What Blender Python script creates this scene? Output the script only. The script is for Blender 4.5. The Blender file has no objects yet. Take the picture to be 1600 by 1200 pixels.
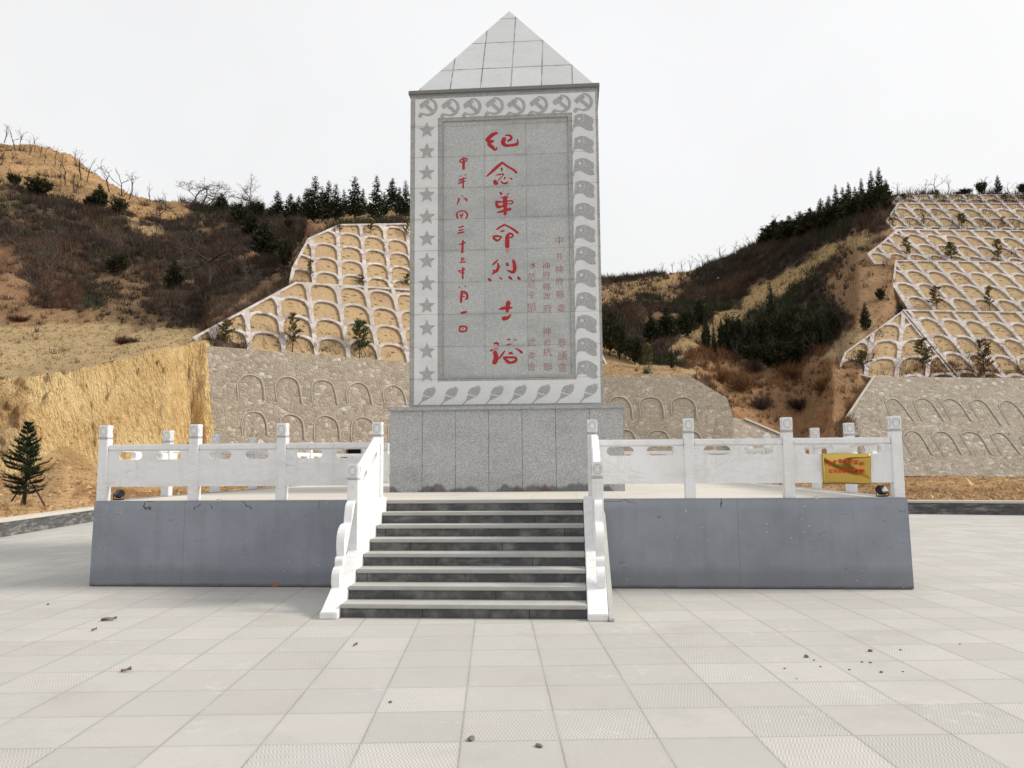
import bpy, bmesh, math, random
import numpy as np
from mathutils import Vector, Matrix, noise as mnoise

random.seed(7); rng = np.random.default_rng(7)
sc = bpy.context.scene
COL = sc.collection
rad = math.radians

# ------------------------------------------------------------------ camera
CF = 1252.34                       # focal length in pixels of the 1600 px wide frame
CPOS = np.array([.5774, -8.2053, 1.5678]); YAW, PIT, ROL = .0761, .0997, -.0077
_c, _s = math.cos(YAW), math.sin(YAW)
_fw = np.array([-_s, _c, 0]); _rt = np.array([_c, _s, 0]); _up = np.array([0, 0, 1.])
FWD = _fw*math.cos(PIT) + _up*math.sin(PIT); _u2 = _up*math.cos(PIT) - _fw*math.sin(PIT)
RGT = _rt*math.cos(ROL) + _u2*math.sin(ROL); UPV = _u2*math.cos(ROL) - _rt*math.sin(ROL)
cd = bpy.data.cameras.new('camera'); cam = bpy.data.objects.new('camera', cd); COL.objects.link(cam)
cd.sensor_width = 36; cd.lens = CF/1600*36; cd.clip_end = 3000; cd.clip_start = .05
m = Matrix.Identity(4)
for i in range(3):
    m[i][0], m[i][1], m[i][2], m[i][3] = RGT[i], UPV[i], -FWD[i], CPOS[i]
cam.matrix_world = m
sc.camera = cam

# ------------------------------------------------------------------ sky, sun, exposure
SUN_AZ, SUN_EL = rad(83), rad(36)          # azimuth measured from +Y towards +X
w = bpy.data.worlds.new("World"); sc.world = w; w.use_nodes = True
nt = w.node_tree; nt.nodes.clear()
sky = nt.nodes.new('ShaderNodeTexSky'); sky.sky_type = 'NISHITA'; sky.sun_disc = False
sky.sun_elevation = SUN_EL; sky.sun_rotation = SUN_AZ; sky.dust_density = 6; sky.air_density = 1.2
hs = nt.nodes.new('ShaderNodeHueSaturation'); hs.inputs['Saturation'].default_value = .12
nt.links.new(sky.outputs[0], hs.inputs['Color'])
mx = nt.nodes.new('ShaderNodeMix'); mx.data_type = 'RGBA'; mx.inputs[0].default_value = .82
nt.links.new(hs.outputs[0], mx.inputs[6]); mx.inputs[7].default_value = (8.4, 8.42, 8.5, 1)
bg = nt.nodes.new('ShaderNodeBackground'); bg.inputs[1].default_value = .1
tc = nt.nodes.new('ShaderNodeTexCoord'); cn = nt.nodes.new('ShaderNodeTexNoise'); cn.inputs['Scale'].default_value = 1.7; cn.inputs['Detail'].default_value = 4
nt.links.new(tc.outputs['Generated'], cn.inputs['Vector'])
cr2 = nt.nodes.new('ShaderNodeMapRange'); nt.links.new(cn.outputs[0], cr2.inputs[0])
for i_, v_ in enumerate((.3, .7, .95, 1.06)): cr2.inputs[i_+1].default_value = v_
cm = nt.nodes.new('ShaderNodeVectorMath'); cm.operation = 'SCALE'; nt.links.new(mx.outputs[2], cm.inputs[0]); nt.links.new(cr2.outputs[0], cm.inputs['Scale'])
nt.links.new(cm.outputs[0], bg.inputs[0])
ow = nt.nodes.new('ShaderNodeOutputWorld'); nt.links.new(bg.outputs[0], ow.inputs[0])
sl = bpy.data.lights.new('sun', 'SUN'); sl.energy = 2.6; sl.angle = rad(16); sl.color = (1, .93, .82)
so = bpy.data.objects.new('sun', sl); COL.objects.link(so)
_sd = Vector((math.sin(SUN_AZ)*math.cos(SUN_EL), math.cos(SUN_AZ)*math.cos(SUN_EL), math.sin(SUN_EL)))
so.rotation_euler = _sd.to_track_quat('Z', 'Y').to_euler()
so.location = (30, -5, 40)
sc.view_settings.view_transform = 'Standard'; sc.view_settings.look = 'None'
sc.view_settings.exposure = .26; sc.view_settings.gamma = 1
sc.cycles.max_bounces = 5; sc.cycles.diffuse_bounces = 3; sc.cycles.glossy_bounces = 2
sc.cycles.use_denoising = True

# ------------------------------------------------------------------ pixel rays (1600 x 1200 frame)
def ray(x, y): return FWD + RGT*((x-800)/CF) + UPV*((600-y)/CF)
def P(x, y, z): return CPOS + ray(x, y)*z
def on_plane(x, y, o, n):
    d = ray(x, y); return CPOS + d*(np.dot(np.asarray(o)-CPOS, n)/np.dot(d, n))
def at_h(x, y, h): return on_plane(x, y, (0, 0, h), np.array([0, 0, 1.]))
def at_y(x, y, Y): return on_plane(x, y, (0, Y, 0), np.array([0, 1., 0]))
def at_x(x, y, X): return on_plane(x, y, (X, 0, 0), np.array([1., 0, 0]))
def proj(p):
    q = np.asarray(p)-CPOS; z = q@FWD
    return 800+CF*(q@RGT)/z, 600-CF*(q@UPV)/z, z
def cr(pts, ox, oy, s): return [(ox+p[0]/s, oy+p[1]/s) for p in pts]

# ------------------------------------------------------------------ object helpers
def tag(o, label=None, cat=None, group=None, kind=None):
    if label: o['label'] = label
    if cat: o['category'] = cat
    if group: o['group'] = group
    if kind: o['kind'] = kind
    return o
def thing(name, label, cat, loc=(0, 0, 0), group=None):
    o = bpy.data.objects.new(name, None); COL.objects.link(o); o.location = loc; o.empty_display_size = .2
    return tag(o, label, cat, group)
def link(name, me, mat, parent=None):
    o = bpy.data.objects.new(name, me); COL.objects.link(o)
    if mat is not None:
        if len(me.materials): me.materials.clear()
        for k in (mat if isinstance(mat, (list, tuple)) else [mat]): me.materials.append(k)
    if parent is not None:
        o.parent = parent; o.matrix_parent_inverse = Matrix.Translation(-parent.location)
    return o
def copy_tree(o, parent=None):
    c = o.copy(); COL.objects.link(c)
    if parent is not None: c.parent = parent
    for ch in o.children: copy_tree(ch, c)
    return c
class MB:
    def __init__(s): s.v = []; s.f = []; s.mi = []
    def add(s, vs, fs, mi=0):
        b = len(s.v); s.v += [tuple(map(float, p)) for p in vs]
        s.f += [tuple(b+i for i in q) for q in fs]; s.mi += [mi]*len(fs); return s
    def box(s, x0, x1, y0, y1, z0, z1, mi=0):
        return s.add([(x0,y0,z0),(x1,y0,z0),(x1,y1,z0),(x0,y1,z0),(x0,y0,z1),(x1,y0,z1),(x1,y1,z1),(x0,y1,z1)],
              [(0,3,2,1),(4,5,6,7),(0,1,5,4),(1,2,6,5),(2,3,7,6),(3,0,4,7)], mi)
    def prism(s, pts, d, mi=0):
        """closed 3-D outline pushed along the vector d"""
        n = len(pts); d = np.asarray(d); pts = [np.asarray(p, float) for p in pts]
        return s.add(pts+[p+d for p in pts], [tuple(range(n))[::-1], tuple(range(n, 2*n))]+[(i,(i+1)%n,n+(i+1)%n,n+i) for i in range(n)], mi)
    def tube(s, pts, radii, n=6, mi=0, flat=None, caps=True):
        pts = [np.asarray(p, float) for p in pts]; k = len(pts)
        if np.isscalar(radii): radii = [radii]*k
        b = len(s.v); a0 = None
        for i, p in enumerate(pts):
            t = pts[min(i+1, k-1)]-pts[max(i-1, 0)]; t = t/(np.linalg.norm(t)+1e-12)
            if flat is not None: nn = np.asarray(flat[0], float)
            else:
                nn = a0 if a0 is not None else (np.array([0, 0, 1.]) if abs(t[2]) < .9 else np.array([1., 0, 0]))
            u = nn - t*np.dot(nn, t); u = u/(np.linalg.norm(u)+1e-12); a0 = u; v = np.cross(t, u)
            fu = flat[1] if flat is not None else 1
            for j in range(n):
                a = 2*math.pi*j/n; s.v.append(tuple(p+radii[i]*(u*math.cos(a)*fu+v*math.sin(a))))
        for i in range(k-1):
            for j in range(n):
                s.f.append((b+i*n+j, b+i*n+(j+1)%n, b+(i+1)*n+(j+1)%n, b+(i+1)*n+j)); s.mi.append(mi)
        if caps:
            s.f.append(tuple(b+j for j in range(n))[::-1]); s.f.append(tuple(b+(k-1)*n+j for j in range(n))); s.mi += [mi, mi]
        return s
    def mesh(s, name='mesh', smooth=False):
        me = bpy.data.meshes.new(name); me.from_pydata(s.v, [], s.f)
        me.polygons.foreach_set('material_index', s.mi)
        if smooth: me.polygons.foreach_set('use_smooth', [True]*len(s.f))
        me.update()
        return me
    def build(s, name, mat, parent=None, bevel=0, smooth=False):
        me = s.mesh(name, smooth)
        bm = bmesh.new(); bm.from_mesh(me); bmesh.ops.recalc_face_normals(bm, faces=bm.faces)
        if bevel:
            bmesh.ops.bevel(bm, geom=[e for e in bm.edges if e.is_manifold and e.calc_face_angle(0) > .5], offset=bevel, segments=2, affect='EDGES', clamp_overlap=True)
        bm.to_mesh(me); bm.free()
        return link(name, me, mat, parent)
def catmull(pts, rs, sub=5):
    pts = [np.asarray(p, float) for p in pts]; out = []; ro = []
    k = len(pts)
    for i in range(k-1):
        p0, p1, p2, p3 = pts[max(i-1, 0)], pts[i], pts[i+1], pts[min(i+2, k-1)]
        for j in range(sub):
            t = j/sub
            out.append(.5*((2*p1)+(-p0+p2)*t+(2*p0-5*p1+4*p2-p3)*t*t+(-p0+3*p1-3*p2+p3)*t**3)); ro.append(rs[i]*(1-t)+rs[i+1]*t)
    out.append(pts[-1]); ro.append(rs[-1])
    return out, ro
def plate(outer, holes, depth):
    """flat mesh with real holes in the local XY plane, thickness along local Z (0..depth)"""
    cu = bpy.data.curves.new('plate', 'CURVE'); cu.dimensions = '2D'; cu.fill_mode = 'BOTH'; cu.extrude = depth/2
    for ring in [outer]+list(holes):
        sp = cu.splines.new('POLY'); sp.points.add(len(ring)-1); sp.use_cyclic_u = True
        for q, p in zip(sp.points, ring): q.co = (p[0], p[1], 0, 1)
    o = bpy.data.objects.new('plate', cu); COL.objects.link(o)
    dg = bpy.context.evaluated_depsgraph_get()
    me = bpy.data.meshes.new_from_object(o.evaluated_get(dg)); me.transform(Matrix.Translation((0, 0, depth/2)))
    bpy.data.objects.remove(o); bpy.data.curves.remove(cu)
    return me
def frame_matrix(o, e1, e2, n):
    M = Matrix.Identity(4)
    for i in range(3): M[i][0], M[i][1], M[i][2], M[i][3] = e1[i], e2[i], n[i], o[i]
    return M

# ------------------------------------------------------------------ materials
class NB:
    def __init__(s, name):
        s.m = bpy.data.materials.new(name); s.m.use_nodes = True; s.t = s.m.node_tree; s.t.nodes.clear()
        s.out = s.t.nodes.new('ShaderNodeOutputMaterial'); s.b = s.t.nodes.new('ShaderNodeBsdfPrincipled')
        s.t.links.new(s.b.outputs[0], s.out.inputs[0]); s.b.inputs['Roughness'].default_value = .8
        s.b.inputs['Specular IOR Level'].default_value = .3
        g = s.t.nodes.new('ShaderNodeNewGeometry'); s.pos = g.outputs['Position']
    def set(s, sock, v):
        if isinstance(v, bpy.types.NodeSocket): s.t.links.new(v, sock)
        elif isinstance(v, (tuple, list)) and len(v) == 3 and sock.type == 'RGBA': sock.default_value = (*v, 1)
        else: sock.default_value = v
    def math(s, op, a, b=0, c=0):
        n = s.t.nodes.new('ShaderNodeMath'); n.operation = op
        for i, v in enumerate((a, b, c)): s.set(n.inputs[i], v)
        return n.outputs[0]
    def noise(s, scale, detail=3, rough=.55, vec=None, dist=0, color=False):
        n = s.t.nodes.new('ShaderNodeTexNoise'); s.set(n.inputs['Vector'], vec if vec is not None else s.pos)
        s.set(n.inputs['Scale'], scale); n.inputs['Detail'].default_value = detail; n.inputs['Roughness'].default_value = rough
        n.inputs['Distortion'].default_value = dist
        return n.outputs[1 if color else 0]
    def voro(s, scale, feature='F1', vec=None, out=0, rnd=1):
        n = s.t.nodes.new('ShaderNodeTexVoronoi'); n.feature = feature; s.set(n.inputs['Vector'], vec if vec is not None else s.pos)
        n.inputs['Scale'].default_value = scale; n.inputs['Randomness'].default_value = rnd
        return n.outputs[out]
    def wnoise(s, vec):
        n = s.t.nodes.new('ShaderNodeTexWhiteNoise'); s.set(n.inputs['Vector'], vec); return n.outputs[0]
    def mapr(s, v, a, b, c=0., d=1.):
        n = s.t.nodes.new('ShaderNodeMapRange'); s.set(n.inputs[0], v)
        for i, k in enumerate((a, b, c, d)): s.set(n.inputs[i+1], k)
        return n.outputs[0]
    def mix(s, f, a, b, mode='MIX'):
        n = s.t.nodes.new('ShaderNodeMix'); n.data_type = 'RGBA'; n.blend_type = mode
        s.set(n.inputs[0], f); s.set(n.inputs[6], a); s.set(n.inputs[7], b); return n.outputs[2]
    def ramp(s, f, stops):
        n = s.t.nodes.new('ShaderNodeValToRGB'); s.set(n.inputs[0], f); e = n.color_ramp.elements
        while len(e) < len(stops): e.new(.5)
        for q, (p, c) in zip(e, stops): q.position = p; q.color = (*c, 1)
        return n.outputs[0]
    def xyz(s, v=None):
        n = s.t.nodes.new('ShaderNodeSeparateXYZ'); s.set(n.inputs[0], v if v is not None else s.pos); return n.outputs
    def comb(s, x, y, z):
        n = s.t.nodes.new('ShaderNodeCombineXYZ')
        for i, v in enumerate((x, y, z)): s.set(n.inputs[i], v)
        return n.outputs[0]
    def mapping(s, rot=(0, 0, 0), scale=(1, 1, 1), loc=(0, 0, 0), vec=None):
        n = s.t.nodes.new('ShaderNodeMapping'); s.set(n.inputs[0], vec if vec is not None else s.pos)
        n.inputs[1].default_value = loc; n.inputs[2].default_value = rot; n.inputs[3].default_value = scale; return n.outputs[0]
    def line(s, v, x0, w_, lw):
        q = s.math('DIVIDE', s.math('SUBTRACT', v, x0), w_)
        q = s.math('ABSOLUTE', s.math('SUBTRACT', s.math('FRACT', s.math('ADD', q, .5)), .5))
        return s.math('LESS_THAN', q, lw/w_/2)
    def attr(s, name, out=0):
        n = s.t.nodes.new('ShaderNodeAttribute'); n.attribute_name = name; return n.outputs[out]
    def bump(s, h, strength=.3, dist=.02):
        n = s.t.nodes.new('ShaderNodeBump'); s.set(n.inputs['Height'], h); n.inputs['Strength'].default_value = strength
        n.inputs['Distance'].default_value = dist; s.t.links.new(n.outputs[0], s.b.inputs['Normal'])
    def col(s, c, rough=None, spec=None, metal=None):
        s.set(s.b.inputs['Base Color'], c)
        if rough is not None: s.set(s.b.inputs['Roughness'], rough)
        if spec is not None: s.b.inputs['Specular IOR Level'].default_value = spec
        if metal is not None: s.b.inputs['Metallic'].default_value = metal
        return s.m

def simple(name, c, rough=.8, var=.25, scale=8, metal=0, spec=.3):
    b = NB(name); n = b.noise(scale, 4)
    lo = tuple(x*(1-var) for x in c); hi = tuple(min(1, x*(1+var)) for x in c)
    return b.col(b.mix(n, lo, hi), rough, spec, metal)

TA = rad(5.7); TS = .565
def mat_tiles():
    b = NB('plaza_tiles'); x, y, z = b.xyz()
    u = b.math('ADD', b.math('MULTIPLY', x, math.cos(TA)), b.math('MULTIPLY', y, math.sin(TA)))
    v = b.math('SUBTRACT', b.math('MULTIPLY', y, math.cos(TA)), b.math('MULTIPLY', x, math.sin(TA)))
    u = b.math('DIVIDE', b.math('ADD', u, .437), TS); v = b.math('DIVIDE', b.math('ADD', v, 2.915), TS)
    iu, iv = b.math('FLOOR', u), b.math('FLOOR', v); fu, fv = b.math('FRACT', u), b.math('FRACT', v)
    wn = b.wnoise(b.comb(iu, iv, 3.)); wn2 = b.wnoise(b.comb(iu, iv, 9.)); wn3 = b.wnoise(b.comb(iu, iv, 17.))
    chk = b.math('MODULO', b.math('ABSOLUTE', b.math('ADD', iu, iv)), 2)
    sel = b.math('GREATER_THAN', b.math('ADD', b.math('MULTIPLY', chk, .62), b.math('MULTIPLY', wn, .6)), .56)
    grey = b.mix(wn2, (.435, .437, .422), (.51, .51, .495)); warm = b.mix(wn2, (.465, .435, .397), (.54, .51, .472))
    c = b.mix(b.math('MULTIPLY_ADD', sel, .5, b.mapr(b.noise(.8, 4, .6), .3, .7, 0, .35)), grey, warm)
    # ridged, chevron-chiselled face of the concrete tile; the ridges turn from tile to tile
    p1 = b.math('ADD', b.math('MULTIPLY', u, 1.), 0.); p2 = v
    a1 = b.mix(b.math('GREATER_THAN', wn3, .5), b.comb(u, v, 0), b.comb(v, u, 0))
    ax = b.xyz(a1)
    zig = b.math('PINGPONG', b.math('MULTIPLY', ax[0], 13.), 1.)
    rid = b.math('SINE', b.math('MULTIPLY', b.math('ADD', b.math('MULTIPLY', ax[1], 26.), b.math('MULTIPLY', zig, .9)), 6.2832))
    big = b.noise(.45, 4, .6); fine = b.noise(38, 3, .7)
    worn = b.mapr(b.noise(2.2, 4, .65), .42, .72)
    c = b.mix(b.math('MULTIPLY', b.mapr(rid, -1, 1), b.mapr(worn, 0, 1, .36, .14)), c, (.31, .30, .28))
    c = b.mix(b.mapr(big, .25, .75, 0, .3), c, (.36, .35, .325))
    c = b.mix(b.mapr(fine, .35, .75, 0, .16), c, (.58, .565, .53))
    eff = b.mapr(b.math('MULTIPLY', b.noise(1.3, 5, .7), b.noise(9, 4, .65)), .32, .44, 0, .42)
    c = b.mix(eff, c, (.64, .615, .57))
    c = b.mix(b.mapr(b.noise(.9, 6, .72), .54, .74, 0, .32), c, (.30, .285, .255))
    spots = b.mapr(b.voro(5.5), .0, .035, .6, 0.)
    c = b.mix(b.math('MULTIPLY', spots, b.math('GREATER_THAN', b.noise(1.1), .54)), c, (.2, .185, .16))
    jit = b.math('MULTIPLY', b.math('SUBTRACT', b.noise(9, 2), .5), .012)
    eu = b.math('SUBTRACT', .5, b.math('ABSOLUTE', b.math('SUBTRACT', b.math('ADD', fu, jit), .5)))
    ev = b.math('SUBTRACT', .5, b.math('ABSOLUTE', b.math('SUBTRACT', b.math('ADD', fv, jit), .5)))
    g1 = b.math('MULTIPLY', b.math('LESS_THAN', eu, .010), .6); g2 = b.math('MULTIPLY', b.math('LESS_THAN', ev, .008), .55)
    gr = b.math('MULTIPLY', b.math('MAXIMUM', g1, g2), b.mapr(b.noise(1.6, 3), .3, .6, .35, 1))
    c = b.mix(gr, c, (.20, .185, .15))
    edge = b.mapr(b.math('MINIMUM', eu, ev), .0, .06, .12, 0.)
    c = b.mix(edge, c, (.28, .265, .225))
    b.bump(b.math('SUBTRACT', b.math('ADD', rid, b.math('MULTIPLY', fine, .6)), b.math('MULTIPLY', gr, 3)), .22, .008)
    return b.col(c, .85, .25)

def mat_granite(name, lo, hi, xj=None, zj=None, stain=0., damp=None, jw=.012, scr=0., jc=.6, speck=130):
    b = NB(name); x, y, z = b.xyz()
    sp = b.noise(speck, 2, .7); big = b.noise(1.3, 5, .6); mid = b.noise(9, 3, .6)
    c = b.mix(b.mapr(sp, .33, .67), lo, hi)
    c = b.mix(b.mapr(mid, .3, .7, 0, .18), c, tuple(k*.72 for k in lo))
    c = b.mix(b.mapr(b.voro(60), 0, .22, .35, 0), c, tuple(k*.5 for k in lo))
    if stain:
        st = b.noise(1., 5, .62, b.mapping(scale=(1.2, 1.2, 3.2)))
        c = b.mix(b.mapr(st, .5, .75, 0, stain), c, tuple(k*.55 for k in lo))
    jm = None
    if xj: jm = b.line(x, xj[0], xj[1], jw)
    if zj:
        k = b.line(z, zj[0], zj[1], jw); jm = k if jm is None else b.math('MAXIMUM', jm, k)
        band = b.mapr(b.math('ABSOLUTE', b.math('SUBTRACT', b.math('FRACT', b.math('ADD', b.math('DIVIDE', b.math('SUBTRACT', z, zj[0]), zj[1]), .5)), .5)), 0., .10, 1, 0)
        c = b.mix(b.math('MULTIPLY', band, b.mapr(b.noise(1.7, 4), .45, .7, 0, .45)), c, (lo[0]*.62, lo[1]*.56, lo[2]*.5))
    if xj and zj:
        pt = b.wnoise(b.comb(b.math('FLOOR', b.math('DIVIDE', b.math('SUBTRACT', x, xj[0]), xj[1])), b.math('FLOOR', b.math('DIVIDE', b.math('SUBTRACT', z, zj[0]), zj[1])), 1.))
        c = b.mix(b.mapr(pt, 0, 1, 0, .22), c, tuple(k*.8 for k in lo))
    if scr:
        s1 = b.voro(14, vec=b.mapping(rot=(0, rad(20), 0), scale=(1, 1, 2.2)))
        c = b.mix(b.math('MULTIPLY', b.mapr(s1, .02, .07, 1, 0), b.math('GREATER_THAN', b.noise(2.3, 2), .61)), c, (.72, .70, .65))
    if damp:
        h = b.math('ADD', b.math('SUBTRACT', z, damp), b.math('MULTIPLY', b.math('SUBTRACT', b.noise(2.1, 3, .5, b.mapping(scale=(1, 1, .15))), .5), -.75))
        c = b.mix(b.mapr(h, .05, .10, .75, 0), c, tuple(k*.3 for k in lo))
        c = b.mix(b.math('MULTIPLY', b.mapr(h, .02, .06, .8, 0), b.math('GREATER_THAN', b.noise(3.1, 2), .58)), c, (.16, .09, .045))
    if jm is not None: c = b.mix(b.math('MULTIPLY', jm, b.mapr(b.noise(4, 2), .35, .6, jc*.5, jc)), c, (.07, .07, .068))
    b.bump(sp, .15, .004)
    return b.col(c, .55, .35)

def mat_marble(name='marble', c1=(.80, .805, .815), c2=(.87, .87, .875)):
    b = NB(name)
    v = b.noise(2.1, 6, .62, b.mapping(rot=(0, rad(35), rad(20)), scale=(1, 1, 3.2)), 1.6)
    vein = b.mapr(b.math('ABSOLUTE', b.math('SUBTRACT', v, .5)), 0, .028, .5, 0)
    c = b.mix(b.noise(6, 4), c1, c2)
    c = b.mix(b.math('MULTIPLY', vein, b.mapr(b.noise(1.4, 2), .4, .62)), c, (.52, .52, .53))
    c = b.mix(b.mapr(b.noise(1.9, 5, .65), .5, .8, 0, .4), c, (.56, .53, .48))
    c = b.mix(b.mapr(b.noise(1., 4, .65, b.mapping(scale=(9, 9, 1.1))), .52, .78, 0, .35), c, (.55, .525, .48))
    c = b.mix(b.mapr(b.noise(3.3, 4, .6, b.mapping(rot=(0, rad(-40), 0), scale=(.5, 1, 2.2))), .55, .72, 0, .3), c, (.58, .58, .60))
    c = b.mix(b.mapr(b.noise(60, 2), .5, .8, 0, .18), c, (.60, .59, .57))
    b.bump(b.noise(40, 3), .1, .004)
    return b.col(c, .6, .35)

def mat_painted_wall():
    b = NB('grey_paint'); x, y, z = b.xyz()
    n = b.noise(.9, 5, .6); c = b.mix(b.mapr(n, .3, .7), (.215, .238, .275), (.305, .335, .385)); c = b.mix(b.mapr(b.noise(3.1, 5, .7), .5, .8, 0, .45), c, (.19, .202, .225))
    drip = b.noise(1., 4, .6, b.mapping(scale=(7, 7, .5)))
    c = b.mix(b.mapr(drip, .5, .8, 0, .35), c, (.165, .172, .19))
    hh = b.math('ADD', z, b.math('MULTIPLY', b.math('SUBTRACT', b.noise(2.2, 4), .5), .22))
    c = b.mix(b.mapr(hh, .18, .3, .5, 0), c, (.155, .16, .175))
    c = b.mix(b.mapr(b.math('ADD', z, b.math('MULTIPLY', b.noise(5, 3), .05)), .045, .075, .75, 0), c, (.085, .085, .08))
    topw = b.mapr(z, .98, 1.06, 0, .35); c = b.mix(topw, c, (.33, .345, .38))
    chip = b.mapr(b.voro(9, vec=b.mapping(scale=(1, 1, 1.7))), .05, .11, 1, 0)
    msk = b.math('MULTIPLY', b.math('GREATER_THAN', b.noise(1.15, 3, .6), .5), b.math('GREATER_THAN', b.noise(24, 2), .5))
    c = b.mix(b.math('MULTIPLY', chip, msk), c, (.66, .64, .61))
    scuff = b.math('MULTIPLY', b.math('GREATER_THAN', b.noise(7, 5, .7, b.mapping(scale=(1, 1, 2.5)), .8), .665), .6)
    c = b.mix(scuff, c, (.11, .115, .13))
    # hairline cracks and the two faint vertical joints of the render
    cr_ = b.voro(1., 'DISTANCE_TO_EDGE', b.mix(.12, b.pos, b.noise(5, 3, color=True), 'ADD'))
    c = b.mix(b.math('MULTIPLY', b.math('MULTIPLY', b.math('LESS_THAN', cr_, .0035), b.math('GREATER_THAN', z, 1.0)), b.math('GREATER_THAN', b.noise(1.4, 2), .5)), c, (.09, .09, .1))
    c = b.mix(b.math('MULTIPLY', b.line(x, 2.62, 2.4, .012), .35), c, (.12, .125, .14))
    b.bump(b.math('ADD', b.noise(14, 4), b.math('MULTIPLY', b.noise(2, 2), 2)), .25, .01)
    return b.col(c, .55, .35)

def mat_riser():
    b = NB('dark_granite'); n = b.noise(4, 5, .65); sp = b.noise(120, 2, .7)
    c = b.mix(sp, (.045, .047, .05), (.105, .108, .11))
    c = b.mix(b.mapr(n, .46, .74, 0, .85), c, (.25, .25, .24)); c = b.mix(b.mapr(b.noise(1., 4, .7, b.mapping(scale=(1.2, 1, 5))), .56, .7, 0, .5), c, (.36, .36, .345))
    x, y, z = b.xyz()
    c = b.mix(b.line(b.math('ADD', x, b.math('MULTIPLY', b.math('FLOOR', b.math('DIVIDE', z, .1355)), .37)), .1, 1.1, .008), c, (.02, .02, .02))
    return b.col(c, .5, .4)
def mat_tread():
    b = NB('pale_stone'); n = b.noise(3, 5, .65)
    c = b.mix(b.noise(70, 2), (.38, .378, .36), (.52, .515, .495)); c = b.mix(b.mapr(n, .45, .75, 0, .6), c, (.33, .32, .295))
    return b.col(c, .65, .35)
def mat_floor():
    b = NB('podium_paving'); x, y, z = b.xyz()
    c = b.mix(b.noise(1., 5, .6, b.mapping(scale=(.6, 3, 1))), (.52, .49, .43), (.64, .61, .555))
    c = b.mix(b.mapr(b.noise(.7, 4), .5, .75, 0, .45), c, (.40, .38, .33))
    j = b.math('MAXIMUM', b.line(x, 0, .6, .008), b.line(y, .1, .6, .008)); c = b.mix(b.math('MULTIPLY', j, .5), c, (.28, .26, .22))
    return b.col(c, .75, .3)
def mat_stone_wall(name='rubble_stone', pale=.0):
    b = NB(name)
    wv = b.mix(.13, b.pos, b.noise(3.5, 3, color=True), 'ADD'); wv = b.mapping(scale=(1, 1, 1.25), vec=wv)
    cid = b.voro(3.7, 'F1', wv, 1); ed = b.voro(3.7, 'DISTANCE_TO_EDGE', wv)
    r = b.xyz(cid)[0]
    c = b.ramp(r, [(0, (.26, .22, .17)), (.35, (.345, .30, .24)), (.7, (.395, .353, .29)), (.9, (.455, .415, .355)), (1, (.68, .64, .58))])
    c = b.mix(b.mapr(b.noise(7, 4, .65), .3, .7, 0, .5), c, (.27, .22, .165))
    mort = b.mix(b.noise(3, 3), (.36, .33, .285), (.54, .505, .45))
    c = b.mix(b.mapr(ed, .015, .06, .7, 0), c, mort)
    c = b.mix(b.mapr(b.noise(1.3, 5, .7), .45, .7, 0, .35), c, (.30, .24, .175))
    c = b.mix(b.mapr(b.noise(5, 3, .7), .58, .72, 0, .7), c, (.66, .62, .56))
    c = b.mix(b.mapr(b.noise(.35, 4), .4, .7, 0, .5), c, (.40, .34, .27))
    b.bump(b.math('ADD', b.mapr(ed, 0, .12), b.math('MULTIPLY', b.noise(9, 3), .8)), .5, .07)
    return b.col(c, .9, .15)
def mat_lattice():
    b = NB('whitewashed_stone'); r = b.xyz(b.voro(3.2, out=1))[0]
    c = b.ramp(r, [(0, (.30, .245, .22)), (.25, (.42, .365, .34)), (.6, (.50, .45, .425)), (1, (.60, .56, .54))])
    c = b.mix(b.mapr(b.noise(.12, 3), .4, .6, 0, .6), c, (.42, .385, .345))
    c = b.mix(b.mapr(b.voro(2.3), .0, .17, .9, 0), c, (.12, .105, .11))
    b.bump(b.noise(6, 3), .4, .05)
    return b.col(c, .9, .2)
def mat_cell_soil():
    b = NB('loess_soil')
    c = b.mix(b.noise(.7, 5, .6), (.37, .26, .145), (.48, .35, .205))
    d = b.voro(2.1, vec=b.mapping(scale=(.75, 1, 2.0)))
    c = b.mix(b.math('MULTIPLY', b.mapr(d, .16, .34, .85, 0), b.mapr(b.noise(2, 2), .34, .5)), c, (.12, .085, .045))
    c = b.mix(b.mapr(b.noise(.16, 3), .55, .72, 0, .6), c, (.24, .13, .075))
    b.bump(b.math('SUBTRACT', b.noise(4, 4), b.mapr(d, .1, .3, .6, 0)), .6, .15)
    return b.col(c, .95, .1)
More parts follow.
